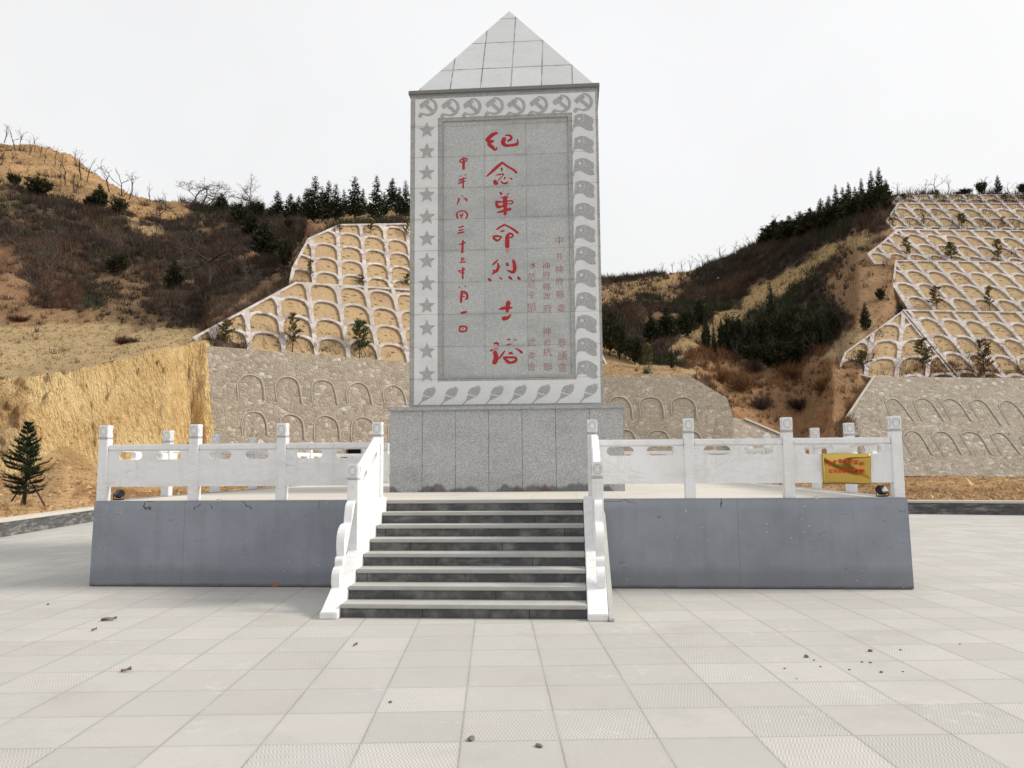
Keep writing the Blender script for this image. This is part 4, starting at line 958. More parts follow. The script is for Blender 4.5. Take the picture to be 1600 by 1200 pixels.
at = me.attributes.new('tint', 'FLOAT_COLOR', 'POINT'); at.data.foreach_set('color', np.tile([.11, .075, .045, 1.], (len(bk), 1)).ravel())
at = me.attributes.new('mask', 'FLOAT_COLOR', 'POINT'); at.data.foreach_set('color', np.tile([0, 1, 1, 1.], (len(bk), 1)).ravel())
tag(link('hills', me, M['terrain']), kind='structure')
PYg = PY.reshape(NX, NR); PZg = zc.reshape(NX, NR)
def terrain_at(px_, py_):
    i = int(np.clip(np.searchsorted(TX, px_), 1, NX-1)); f = (px_-TX[i-1])/(TX[i]-TX[i-1]); out = []
    for k in (i-1, i):
        y, z = PYg[k], PZg[k]; r = np.where((y[:-1]-py_)*(y[1:]-py_) <= 0)[0]
        if len(r):
            r = r[0]; t = (y[r]-py_)/((y[r]-y[r+1]) or 1e-9); out.append(z[r]+(z[r+1]-z[r])*t)
        else: out.append(z[int(np.argmin(y))])
    return P(px_, py_, out[0]*(1-f)+out[1]*f)

# ================================================================== VEGETATION
def tri_mesh(name, V, C):
    n = len(V); me = bpy.data.meshes.new(name); me.vertices.add(3*n); me.vertices.foreach_set('co', np.asarray(V, np.float32).ravel())
    me.loops.add(3*n); me.loops.foreach_set('vertex_index', np.arange(3*n, dtype=np.int32))
    me.polygons.add(n); me.polygons.foreach_set('loop_start', np.arange(0, 3*n, 3, dtype=np.int32))
    me.update(calc_edges=True)
    a = me.attributes.new('tint', 'FLOAT_COLOR', 'POINT')
    a.data.foreach_set('color', np.c_[np.repeat(np.clip(C, .004, 1), 3, 0), np.ones(3*n)].astype(np.float32).ravel())
    return me
def unit(a): return a/(np.linalg.norm(a, axis=-1, keepdims=True)+1e-9)
def blades(base, dirs, length, width):
    """thin triangles growing from base along dirs"""
    side = unit(np.cross(dirs, rng.normal(size=dirs.shape)))*np.asarray(width).reshape(-1, 1)/2
    tip = base+dirs*np.asarray(length).reshape(-1, 1)
    return np.stack([base-side, base+side, tip], 1)
def tufts(pts, n, L, W, spread, lean=.0):
    k = len(pts); b = np.repeat(pts, n, 0); d = rng.normal(size=(k*n, 3))*spread; d[:, 2] = np.abs(d[:, 2])*.5+1
    return b+rng.normal(size=b.shape)*np.array([.22, .22, .02])*np.repeat(L, n)[:, None], unit(d), np.repeat(L, n)*rng.uniform(.5, 1.1, k*n), np.repeat(W, n)

# ground triangles of the terrain, to scatter on
fa = VZ[fq]; fc = fa.mean(1); farea = .5*np.linalg.norm(np.cross(fa[:, 2]-fa[:, 0], fa[:, 3]-fa[:, 1]), axis=1)
fveg = veg[fq].mean(1); fX = PX[fq].mean(1); fY = PY[fq].mean(1); fS = SG[fq[:, 0]]; fT = ST[fq[:, 0]]; fZ = zc[fq].mean(1)
def scatter(wt, n):
    p = wt/wt.sum(); i = rng.choice(len(p), n, p=p); a, b_ = rng.random((2, n, 1))
    q = fa[i]; return q[:, 0]*(1-a)*(1-b_)+q[:, 1]*a*(1-b_)+q[:, 2]*a*b_+q[:, 3]*(1-a)*b_, i
vis = (fX > -60) & (fX < 1680) & ~((fX > 655) & (fX < 925) & (fY > 250))
# dark winter scrub on the hills
NSC = 15000
wt = farea*np.clip(fveg, 0, 1)**1.5*vis*(fS >= 1)*(fS <= 5)/fZ**1.1*(~((fX > 335) & (fX < 1120) & (fS == 1)))
pts, fi = scatter(wt, NSC); L = rng.uniform(.45, 1.25, NSC)*np.clip(fZ[fi]/80, .7, 1.5); W = .055*fZ[fi]/80
b, d, l, w_ = tufts(pts, 18, L, W, .62)
pal = np.array([[.060, .042, .032], [.045, .034, .031], [.078, .053, .038], [.040, .040, .025], [.105, .065, .042], [.065, .055, .05]])
cc = pal[rng.choice(6, NSC, p=[.3, .24, .16, .12, .08, .1])]
dn = np.array([mnoise.fractal(Vector(q*.07), .9, 2.1, 3) for q in pts]); dm = np.array([mnoise.fractal(Vector(q*.06+50), .9, 2.1, 3) for q in pts])
cc[dn > .22] = cc[dn > .22]*np.array([1.7, 1.5, 1.3]); cc[dm > .25] = np.array([.048, .053, .028]); cc[dm < -.36] = np.array([.115, .08, .056])
rust = (fX[fi] > 1070) & (fY[fi] > 545); cc[rust] = np.array([[.20, .105, .05]])*rng.uniform(.6, 1.3, (rust.sum(), 1))
redl = (fX[fi] < 130) & (fY[fi] > 380); cc[redl] = np.array([[.125, .07, .045]])*rng.uniform(.6, 1.3, (redl.sum(), 1))
cc = np.repeat(cc*rng.uniform(.7, 1.35, (NSC, 1)), 18, 0)
tag(link('scrub', tri_mesh('scrub', blades(b, d, l, w_), cc), M['tint']), kind='stuff')
# dry grass: pale on the terraces, rusty on the earth strip behind the kerb
wt = farea*vis*((fS >= 2) & (fveg < .3) | (fS == 2))/fZ**1.3*(~((fX > 470) & (fX < 945)))*(fX < 1395)
pts, fi = scatter(wt, 5200); L = rng.uniform(.14, .34, 5200)*np.clip(fZ[fi]/60, .8, 1.6)
b, d, l, w_ = tufts(pts, 7, L, .035*fZ[fi]/60, .7)
cg = np.array([.36, .245, .125])*rng.uniform(.65, 1.35, (5200, 1))*np.array([1, 1, 1]); gr = rng.random(5200) < .2; cg[gr] = np.array([.26, .20, .10])
tag(link('dry_grass', tri_mesh('dry_grass', blades(b, d, l, w_), np.repeat(cg, 7, 0)), M['tint']), kind='stuff')
wt = farea*((fS == 0) | ((fS == 1) & (fT < .08) & (fX < 320)))*vis/fZ**1.2*(fX > -60)
pts, fi = scatter(wt, 5200); L = rng.uniform(.06, .20, 5200)
b, d, l, w_ = tufts(pts, 9, L, np.full(5200, .014), 1.1)
cg = np.array([.38, .225, .105])*rng.uniform(.55, 1.5, (5200, 1)); k_ = rng.random(5200) < .35; cg[k_] = np.array([.44, .32, .17])*rng.uniform(.8, 1.2, (k_.sum(), 1))
tag(link('weeds', tri_mesh('weeds', blades(b, d, l, w_), np.repeat(cg, 9, 0)), M['tint']), kind='stuff')
wt = farea*(((fS == 1) & (fT < .3) & (fX < 320)) | (fS == 0))*vis/fZ**1.5
pts, fi = scatter(wt, 1500); oc = np.array([[1,0,0],[0,1,0],[-1,0,0],[0,-1,0],[0,0,.8],[0,0,-.8]]); of = np.array([[0,1,4],[1,2,4],[2,3,4],[3,0,4],[1,0,5],[2,1,5],[3,2,5],[0,3,5]])
sz = rng.gamma(2., .028, (1500, 1, 1))+.02; V = (oc*(.6+.8*rng.random((1500, 6, 3)))*sz+pts[:, None])[:, of].reshape(-1, 3, 3)
tag(link('clods', tri_mesh('clods', V, np.repeat(np.array([[.46, .30, .15]])*rng.uniform(.6, 1.25, (1500, 1)), 8, 0)), M['tint']), kind='stuff')
# twiggy shrubs standing clear of the rest are things of their own (below)

# ---- prototypes, all one metre high
def tube_mesh(name, segs, n=5):
    g = MB()
    for p, r in segs: g.tube(p, r, n, caps=False)
    return g.mesh(name, True)
def conifer(seed, prof, nb=150, per=9, leaf=.075, base=.06, cols_=((.030, .040, .021), (.046, .052, .026), (.022, .031, .018)), up=.6, droop=0.):
    r_ = np.random.default_rng(seed); V = []; C = []
    for k in range(nb):
        t = base+(1-base)*(k+r_.random())/nb; az = r_.random()*2*math.pi; ln = prof(t)*r_.uniform(.55, 1.12)
        d = np.array([math.cos(az), math.sin(az), up*r_.uniform(.5, 1.3)-droop]); c0 = np.array(cols_[r_.integers(len(cols_))])*r_.uniform(.7, 1.4)
        m_ = max(3, int(per*(.4+ln/.18)))
        s = r_.random(m_)**.6
        p = np.array([0, 0, t])+d*ln*s[:, None]+r_.normal(size=(m_, 3))*leaf*.35
        dd = unit(d+r_.normal(size=(m_, 3))*.55); sd = unit(np.cross(dd, r_.normal(size=(m_, 3))))
        lf = leaf*r_.uniform(.6, 1.3, (m_, 1))*(1.2-.85*t)
        V.append(np.stack([p-sd*lf*.38, p+sd*lf*.38, p+dd*lf*1.15], 1)); C.append(c0*r_.uniform(.75, 1.3, (m_, 1)))
    V = np.concatenate(V); z = V[..., 2]; V[..., 2] = z*(1/ max(1, z.max()))
    return tri_mesh('crown', V, np.concatenate(C))
def trunk_mesh(h, r, seed=0, n=6):
    r_ = np.random.default_rng(seed); ts = np.linspace(0, 1, 6)
    p = [np.array([r_.normal()*.008*(0 < t), r_.normal()*.008*(0 < t), -.02+t*(h+.02)]) for t in ts]
    return tube_mesh('trunk', [(p, list(r*(1-.85*ts)))], n)
slim = lambda t: .185*(1-t)**.95*min(1, .4+t*4)+.008
bushy = lambda t: .30*(1-t)**.95*min(1, .5+t*3)+.012
squat = lambda t: .44*(max(0, 1-((t-.25)/.77)**2))**.8+.03
PROTO = {}
def proto(kind, parts):
    """parts: (name, mesh, material). stored unlinked"""
    PROTO[kind] = parts
for s_ in range(4): proto('pine%d' % s_, [('trunk', trunk_mesh(.9, .018, s_), M['bark']), ('crown', conifer(20+s_, slim if s_ % 2 else (lambda t: .23*(1-t)**1.05*min(1, .45+t*4)+.008), 190, 9, .050), M['tint'])])
for s_ in range(2): proto('cedar%d' % s_, [('trunk', trunk_mesh(.8, .03, s_), M['bark']), ('crown', conifer(40+s_, bushy, 180, 9, .066, cols_=((.034, .042, .021), (.05, .053, .026), (.024, .032, .018)), up=.8), M['tint'])])
for s_ in range(2): proto('olive%d' % s_, [('trunk', trunk_mesh(.7, .03, s_), M['bark']), ('crown', conifer(50+s_, squat, 150, 8, .105, cols_=((.050, .055, .026), (.04, .042, .024), (.066, .062, .03)), up=1.1), M['tint'])])
def bare(seed, spread=.35, depth_=4, first=.3, kids=3, r0=.022, leanx=0., shrink=.68):
    r_ = np.random.default_rng(seed); tr = []; br = []
    def grow(p, d, L, r, lev, bag):
        k = 4; pts = [p]; q = p.copy(); dd = d.copy()
        for i in range(k):
            dd = unit(dd+r_.normal(size=3)*.14+np.array([0, 0, .03])); q = q+dd*L/k; pts.append(q.copy())
        bag.append((pts, list(np.linspace(r, r*.62, k+1))))
        if lev >= depth_: return
        m_ = kids if lev else kids+1
        for i in range(m_):
            s = r_.uniform(.45, 1.) if i else 1.
            b0 = pts[0]*(1-s)+q*s; b0 = pts[min(k, max(1, int(round(s*k))))]
            nd = unit(dd*.75+r_.normal(size=3)*np.array([1, 1, .45])*spread*1.7+np.array([0, 0, .18]))
            grow(b0, nd, L*r_.uniform(shrink-.12, shrink+.12), r*.58, lev+1, br)
    grow(np.array([0, 0, -.02]), unit(np.array([leanx, 0, 1.])), first, r0, 0, tr)
    zmax = max(p[2] for pts, _ in tr+br for p in pts); f_ = 1/zmax
    sc1 = lambda bag: [([p*f_ for p in pts], [max(x*f_, .0042) for x in rr]) for pts, rr in bag]
    return tube_mesh('trunk', sc1(tr), 5), tube_mesh('branches', sc1(br), 3)
for s_ in range(5):
    t_, b_ = bare(70+s_, .34, 3, .38, 2, .017, (-.2, .15, .0, -.1, .25)[s_]); proto('bare%d' % s_, [('trunk', t_, M['bark']), ('branches', b_, M['bark'])])
def broad(seed, stems, h0):
    r_ = np.random.default_rng(seed); tr = []; br = []
    def grow(p, d, L, r, lev, bag):
        pts = [p]; q = p.copy(); dd = d.copy()
        for i in range(3):
            dd = unit(dd+r_.normal(size=3)*.16); q = q+dd*L/3; pts.append(q.copy())
        bag.append((pts, list(np.linspace(r, r*.6, 4))))
        if lev >= 5: return
        for i in range(3):
            b0 = pts[3] if i == 0 else pts[r_.integers(1, 4)]
            grow(b0, unit(dd*.8+r_.normal(size=3)*np.array([.8, .8, .5])+np.array([0, 0, .12])), L*r_.uniform(.58, .82), max(r*.58, .0028), lev+1, br)
    for k in range(stems):
        az = 6.28*k/stems+r_.random(); grow(np.array([.06*math.cos(az), .06*math.sin(az), -.02]), unit(np.array([.55*math.cos(az), .55*math.sin(az), 1])*(1 if stems > 1 else np.array([.15, .15, 1]))), h0*r_.uniform(.85, 1.15), .022 if stems > 1 else .034, 0, tr)
    f_ = 1/max(p[2] for pts, _ in tr+br for p in pts); sc1 = lambda bag: [([p*f_ for p in pts], rr) for pts, rr in bag]
    return tube_mesh('trunk', sc1(tr), 5), tube_mesh('branches', sc1(br), 3)
for s_, (st_, h_) in enumerate([(4, .30), (3, .34), (1, .42)]):
    t_, b_ = broad(90+s_, st_, h_); proto('broad%d' % s_, [('trunk', t_, M['bark'] if s_ == 2 else M['bark2']), ('branches', b_, M['bark'] if s_ == 2 else M['bark2'])])
def twig_ball(seed, n=420, col_=(.10, .065, .045), h=1.):
    r_ = np.random.default_rng(seed); d = r_.normal(size=(n, 3))*np.array([.75, .75, .45]); d[:, 2] = np.abs(d[:, 2])+.35; d = unit(d)
    b0 = r_.normal(size=(n, 3))*np.array([.08, .08, .0]); b0[:, 2] = 0
    s = r_.random((n, 1))*.6; b1 = b0+d*s*.8
    sd = unit(np.cross(d, r_.normal(size=(n, 3))))*.012
    d2 = unit(d+r_.normal(size=(n, 3))*.35)
    V = np.stack([b1-sd, b1+sd, b1+d2*(1.02-s)*r_.uniform(.6, 1, (n, 1))], 1); V[..., 2] *= h
    return tri_mesh('twigs', V, np.array(col_)*r_.uniform(.6, 1.4, (n, 1)))
proto('twig0', [('stem', trunk_mesh(.3, .03, 3), M['bark2']), ('twigs', twig_ball(1, 420, (.085, .06, .05)), M['tint'])])
proto('twig1', [('stem', trunk_mesh(.3, .03, 4), M['bark2']), ('twigs', twig_ball(2, 420, (.20, .105, .05)), M['tint'])])
proto('twig2', [('stem', trunk_mesh(.3, .03, 5), M['bark2']), ('twigs', twig_ball(3, 460, (.11, .05, .04)), M['tint'])])
# young planted pine: whorls of upturned needle shoots, three props
def sapling(seed, green=(.075, .075, .03), dry=.35, dens=1.):
    dens *= 2.2
    r_ = np.random.default_rng(seed); V = []; C = []; segs = []
    for k in range(int(11*dens)+3):
        t = .22+.74*(k+r_.random()*.6)/(int(11*dens)+3); az = r_.random()*6.28; ln = (.30*(1-t)**.6+.06)*r_.uniform(.6, 1.15)
        d = np.array([math.cos(az), math.sin(az), .45]); tip = np.array([0, 0, t])+d*ln; segs.append(([np.array([0, 0, t]), tip], [.008, .004]))
        m_ = 34; s = r_.uniform(.25, 1.0, (m_, 1)); p = np.array([0, 0, t])+d*ln*s; dd = unit(d*.8+r_.normal(size=(m_, 3))*.8+np.array([0, 0, .5]))
        sd = unit(np.cross(dd, r_.normal(size=(m_, 3))))*.016; ll = r_.uniform(.06, .13, (m_, 1))
        V.append(np.stack([p-sd, p+sd, p+dd*ll], 1)); c0 = np.array(green) if r_.random() > dry else np.array([.24, .16, .07]); C.append(c0*r_.uniform(.5, 1.4, (m_, 1)))
    m_ = 30; p = np.tile([0, 0, .93], (m_, 1))+r_.normal(size=(m_, 3))*.02; dd = unit(r_.normal(size=(m_, 3))+np.array([0, 0, 1.2])); sd = unit(np.cross(dd, r_.normal(size=(m_, 3))))*.01
    V.append(np.stack([p-sd, p+sd, p+dd*.09], 1)); C.append(np.array(green)*r_.uniform(.6, 1.4, (m_, 1)))
    return tri_mesh('needles', np.concatenate(V), np.concatenate(C)), tube_mesh('trunk', [([np.array([0, 0, -.02]), np.array([.01, 0, .5]), np.array([0, 0, .97])], [.016, .012, .005])]+segs, 4)
stk = [tube_mesh('stake', [([np.array([.34*math.cos(a), .34*math.sin(a), -.03]), np.array([.01*math.cos(a), .01*math.sin(a), .42])], [.008, .007])], 4) for a in (.4, 2.5, 4.4)]
for s_, (g_, dr, dn) in enumerate([((.15, .14, .055), .3, 1.), ((.13, .115, .05), .5, .8), ((.10, .13, .045), .05, 1.25)]):
    n_, t_ = sapling(120+s_, g_, dr, dn); proto('sapling%d' % s_, [('trunk', t_, M['bark']), ('needles', n_, M['tint'])]+[('stake', q, M['bark']) for q in stk])

FIRST = {}
def plant(name, kind, label, cat, px_, py_, htop, wpx=None, pos=None, group=None, rz=None, aspect=.36):
    """a plant whose foot is at picture point (px, py), htop picture pixels high, wpx wide"""
    pos = terrain_at(px_, py_) if pos is None else pos
    z = depth(pos); h = htop*z/CF; wid = h if wpx is None else wpx*z/CF/aspect
    if kind in FIRST:
        o = copy_tree(FIRST[kind]); o.name = name
        for c_ in o.children: c_.name = c_.name.split('.')[0]
    else:
        o = thing(name, None, None)
        for pn, pm, mt in PROTO[kind]: link(pn, pm, mt, o)
        FIRST[kind] = o
    o.location = tuple(pos); o.scale = (wid, wid, h); o.rotation_euler = (0, 0, rng.random()*6.28 if rz is None else rz)
    for k_ in ('label', 'category', 'group'):
        if k_ in o: del o[k_]
    return tag(o, label, cat, group)
ORD = ['leftmost', 'second', 'third', 'fourth', 'fifth', 'sixth', 'seventh', 'eighth', 'ninth', 'tenth', 'eleventh', 'twelfth', 'thirteenth', 'fourteenth', 'fifteenth', 'sixteenth', 'seventeenth', 'eighteenth', 'nineteenth', 'twentieth', 'twenty-first', 'twenty-second', 'twenty-third', 'twenty-fourth']
def nth(i): return ORD[0] if i == 0 else ORD[i]+' from the left'
# bare trees along the left hilltop: (foot x, foot y, height, kind)
lb = sorted([(7,222,33,1),(24,236,36,0),(30,236,36,2),(45,243,34,3),(54,238,26,2),(62,246,26,1),(69,256,34,4),(87,258,32,2),(94,262,26,0),(102,291,54,3),(119,262,30,2),(127,281,44,1),(135,284,40,0),(117,301,30,2),(171,300,56,3),(191,306,46,0),(202,312,46,2),(235,316,30,1),(260,318,24,3),(41,271,19,4),(2,258,26,1)])
for i, (x, y, h, k) in enumerate(lb):
    plant('bare_tree', 'bare%d' % (k % 5), 'slender leafless tree on the sunny top of the left hill, %s' % nth(i), 'bare tree', x, y, h, h*.62, group='leafless trees along the left hilltop', aspect=.62)
for x, y, h, wd, k, lab in [(316,324,52,84,0,'broad leafless tree with a bird nest shape on the left skyline, beside the dark brush'), (390,326,50,64,1,'broad leafless tree on the skyline between two olive conifers'),
    (331,448,98,112,2,'wide crowned dark leafless tree in the ravine left of the lattice'), (80,418,62,60,0,'grey leafless tree standing alone in the brush of the left slope'), (34,398,58,44,1,'thin grey leafless tree at the left edge of the brush slope'), (67,482,70,80,2,'reddish leafless tree over the loess bank on the left')]:
    plant('bare_tree', 'broad%d' % k, lab, 'bare tree', x, y, h, wd, aspect=1.1)
bt = sorted([(52,440,62,46),(112,402,60,44),(142,470,50,38),(222,402,62,46),(288,432,66,44),(302,388,58,50),(362,432,72,54),(388,456,58,46),(250,352,40,36),(176,388,46,36)])
for i, (x, y, h, wd) in enumerate(bt): plant('bare_tree', 'broad%d' % (2 if i % 3 else 1), 'grey leafless tree among the brush of the left slope, %s' % nth(i), 'bare tree', x, y, h, wd, group='leafless trees in the left brush', aspect=1.0)
for x, y, h, wd, lab in [(1150,572,50,30,'grey leafless tree at the left end of the dark grove'), (1216,578,56,34,'grey leafless tree in front of the middle of the dark grove'), (1266,566,52,32,'grey leafless tree in front of the right part of the dark grove')]: plant('bare_tree', 'broad2', lab, 'bare tree', x, y, h, wd, aspect=1.0)
# conifers, left
cl_ = [(21,291,22,20,'olive0','small round dark conifer at the far left edge of the hillside'), (60,306,32,40,'olive1','wide bushy dark conifer on the left hillside below the bare trees'), (155,327,42,30,'cedar0','pointed dark conifer on the left hillside'), (139,325,20,16,'olive0','low dark shrub-like conifer touching the pointed conifer on the left hillside'), (186,336,30,26,'olive1','rounded dark conifer right of the pointed one on the left hillside'),
 (271,452,50,30,'cedar1','dark cone shaped conifer in the middle of the brush ravine'), (182,432,40,34,'olive0','olive round conifer in the brush of the left slope'), (412,404,62,46,'cedar0','large dark conifer beside the upper left corner of the ravine'), (392,372,44,34,'cedar1','dark conifer behind the large one at the ravine edge'),
 (374,352,40,26,'olive1','olive conifer at the foot of the broad skyline tree'), (401,343,32,24,'olive0','small olive conifer between the broad tree and the pines'), (444,421,55,22,'olive1','sparse young conifer at the left edge of the upper lattice'), (458,360,16,28,'olive0','low dark shrub on the bare earth above the upper lattice'), (346,330,30,24,'cedar0','dark conifer on the skyline between the two broad leafless trees')]
for x, y, h, wd, k, lab in cl_: plant('conifer', k, lab, 'conifer', x, y, h, wd, aspect=.95 if k.startswith('olive') else .55)
pn = sorted([(433,342,46,24),(453,346,46,28),(466,344,40,24),(478,345,54,26),(491,348,76,34),(503,346,56,26),(513,345,66,26),(524,346,62,26),(537,338,44,16),(554,342,70,32),(567,336,44,16),(588,346,76,28),(600,338,40,18),(613,326,50,27),(624,338,48,20),(634,341,62,22)])
for i, (x, y, h, wd) in enumerate(pn): plant('pine_tree', 'pine%d' % (i % 4), 'tall dark pine on the crest above the left lattice, %s' % nth(i), 'pine', x, y, h, wd*1.15, group='pines on the crest left of the tower', aspect=.40)
# right crest pines
rp = sorted([(1210,358,16,20),(1222,363,20,24),(1234,371,36,30),(1251,361,32,24),(1266,352,28,24),(1283,342,34,22),(1296,338,34,22),(1307,334,48,18),(1318,330,40,20),(1327,324,42,18),(1337,322,32,18),(1347,318,42,17),(1363,316,52,19),(1375,310,52,21),(1385,312,34,20)])
for i, (x, y, h, wd) in enumerate(rp): plant('pine_tree', ('pine%d' % (i % 4)) if i > 4 else 'cedar%d' % (i % 2), 'dark conifer on the skyline crest right of the tower, %s' % nth(i), 'pine', x, y, h, wd, group='conifers on the right crest', aspect=.42 if i > 4 else .55)
bb = sorted([(1192,382,22,26),(1206,376,26,30),(1220,378,30,32),(1238,377,34,36),(1254,372,36,36),(1270,364,36,38),(1288,360,36,38),(1304,352,34,36),(1320,346,34,36),(1338,340,34,36),(1354,336,36,36),(1370,330,40,34),(1384,330,36,26)])
for i, (x, y, h, wd) in enumerate(bb): plant('conifer', ['cedar1', 'olive1', 'cedar0', 'olive0'][i % 4], 'dark bushy conifer in the belt just under the right crest, %s' % nth(i), 'conifer', x, y, h, wd, group='bushy conifers under the right crest', aspect=.8)
# right bare trees on the far skyline
rb = sorted([(948,452,18,0),(957,452,20,1),(966,450,18,2),(978,447,18,3),(988,446,17,0),(1000,443,15,2),(1016,447,24,1),(1022,431,16,3),(1033,428,20,0),(1052,427,18,2),(1067,426,22,1),(1077,424,24,3),(1088,421,14,4),(1098,417,24,0),(1104,416,20,2),(1126,408,26,1),(1146,398,24,4),(1171,386,22,3),(1184,380,18,0),(1210,358,24,2),(1245,345,18,1)])
for i, (x, y, h, k) in enumerate(rb): plant('bare_tree', 'bare%d' % k, 'tiny leafless tree on the far skyline right of the tower, %s' % nth(i), 'bare tree', x, y, h, h*.8, group='leafless trees on the far right skyline', aspect=.62)
for i, (x, y, h, k) in enumerate([(1401,304,22,1),(1446,304,28,4),(1462,304,30,0),(1480,304,26,2),(1520,303,16,3),(1538,303,30,1),(1575,303,18,0)]): plant('bare_tree', 'bare%d' % k, 'thin leafless tree above the top tier of the right lattice, %s' % nth(i), 'bare tree', x, y, h, h*.8, group='leafless trees above the right lattice', aspect=.62)
for x, y, h, wd, k, lab in [(1560,303,31,15,'pine1','dark narrow pine standing above the top of the right lattice'), (1534,303,22,16,'olive0','dark shrub at the foot of a leafless tree above the right lattice'), (1599,302,17,18,'olive1','dark round shrub at the right end of the lattice top'), (1507,303,7,22,'olive0','low flat shrub on the top edge of the right lattice')]:
    plant('conifer', k, lab, 'conifer', x, y, h, wd, aspect=.95 if k.startswith('olive') else .40)
# dark grove in the gully on the right
gv = sorted([(1104,552,66,22),(1116,556,52,24),(1128,552,58,26),(1142,556,70,26),(1157,560,64,30),(1172,552,74,28),(1190,556,70,30),(1207,548,110,32),(1218,556,76,30),(1232,556,84,32),(1247,552,86,30),(1262,556,72,32),(1278,548,66,30),(1292,540,62,28),(1302,528,52,22),(1200,574,50,34),(1222,576,48,36),(1245,572,46,34),(1180,572,40,30)])
for i, (x, y, h, wd) in enumerate(gv): plant('conifer', ['cedar0', 'cedar1', 'olive0', 'olive1'][i % 4] if wd > 29 or i % 3 == 0 else 'pine%d' % (i % 4), 'dark conifer in the grove in the right gully, %s' % nth(i), 'conifer', x, y, h, wd, group='conifers in the grove in the right gully', aspect=.75)
for x, y, h, wd, k, lab in [(953,556,84,34,'olive1','olive green bushy conifer touching the right edge of the tower'), (968,562,66,28,'olive0','olive green conifer second from the right edge of the tower'), (1018,538,52,30,'cedar0','dark conifer on the slope above the middle stone wall'), (1043,532,56,36,'cedar1','broad dark conifer above the middle stone wall'),
    (1073,528,50,30,'olive1','dark round conifer beside the pale grass band'), (1093,508,44,24,'cedar0','small dark conifer higher beside the pale grass band'), (1050,578,38,12,'pine1','thin dark young pine right behind the middle stone wall'), (992,570,50,30,'olive0','dull olive bush behind the left part of the middle stone wall'),
    (1353,517,46,18,'cedar1','lone dark conifer on the earth bank left of the right lattice'), (1376,470,22,14,'olive0','small dark shrub high on the earth bank beside the second lattice tier')]:
    plant('conifer', k, lab, 'conifer', x, y, h, wd, aspect=.95 if k.startswith('olive') else .55)
plant('sapling', 'sapling0', 'yellowish staked sapling right behind the middle stone wall', 'sapling', 1014, 578, 42, 20, aspect=.6)
# shrubs
for x, y, h, wd, k, lab in [(1158,612,50,62,1,'rusty round shrub at the left of the gully mouth'), (1190,640,36,58,0,'grey twiggy shrub in the gully behind the railing post'), (1236,592,40,56,1,'rusty twiggy shrub right below the dark grove'), (1250,640,30,70,0,'grey brown shrub low in the gully'), (1285,612,34,52,1,'rusty shrub at the edge of the right earth bank'), (1178,582,34,40,0,'grey leafless shrub under the dark grove'),
    (190,538,22,36,2,'dark red twiggy shrub on the edge of the loess terrace'), (205,536,14,30,0,'small grey shrub beside the dark red one on the loess terrace'), (30,502,14,50,2,'low reddish shrub at the left end of the terrace'), (1213,560,44,40,0,'pale grey leafless shrub in front of the dark grove'), (1128,598,36,40,1,'rusty shrub at the right end of the middle stone wall')]:
    plant('shrub', 'twig%d' % k, lab, 'shrub', x, y, h, wd, aspect=1.7)
# staked saplings on the lattice ledges, placed on their tiers
def on_lat(pl, x, y): return hit(pl, x, y, off=-.12)
sp_ = [(LL,352,540,42,30,0,'yellowish staked sapling at the left corner of the lower left lattice'), (LL,457,549,60,28,1,'brownish staked sapling in the middle of the lower left lattice'), (LL,562,560,60,34,2,'green staked sapling beside the tower on the lower left lattice'),
 (LU,485,437,32,14,1,'thin staked sapling at the left end of the upper left lattice'), (LU,564,445,16,16,1,'small sparse sapling at the bottom middle of the upper left lattice'), (LU,636,447,20,14,0,'small sapling touching the tower edge on the upper left lattice'), (LU,580,366,24,15,0,'yellowish sapling at the top of the upper left lattice'), (LU,531,362,14,14,1,'small sapling at the top left corner of the upper left lattice'), (LU,636,372,26,12,1,'brown sapling at the top right of the upper left lattice by the tower'),
 (RL,1442,581,52,32,0,'staked sapling on the stone wall edge near the lattice wing'), (RL,1538,588,58,28,1,'staked sapling on the right part of the stone wall edge'), (RG,1349,577,30,22,0,'sparse staked sapling on the small lattice wing'),
 (RM,1464,483,36,26,1,'brown sapling at the foot of the second right lattice tier, left one'), (RM,1547,485,38,18,1,'brown sapling at the foot of the second right lattice tier, right one'),
 (RU1,1417,405,35,15,0,'dark sapling at the foot of the third right lattice tier, left one'), (RU1,1486,406,28,21,2,'bushy sapling at the foot of the third right lattice tier, middle one'), (RU1,1559,407,34,18,0,'tall sapling at the foot of the third right lattice tier, right one'),
 (RU2,1443,355,20,8,1,'thin sapling at the foot of the fourth right lattice tier, left one'), (RU2,1503,355,22,16,2,'green bushy sapling at the foot of the fourth right lattice tier'), (RU2,1568,356,18,10,1,'brown sapling at the foot of the fourth right lattice tier, right one'),
 (RU3,1464,314,18,10,0,'tiny sapling at the foot of the top right lattice tier, middle one'), (RU3,1412,314,12,12,2,'tiny sapling at the foot of the top right lattice tier, left one'), (RU3,1572,314,12,14,1,'tiny sapling at the foot of the top right lattice tier, right one')]
for pl, x, y, h, wd, k, lab in sp_: plant('sapling', 'sapling%d' % k, lab, 'sapling', x, y, h, wd, pos=on_lat(pl, x, y), group='staked saplings on the lattice ledges', aspect=.6)

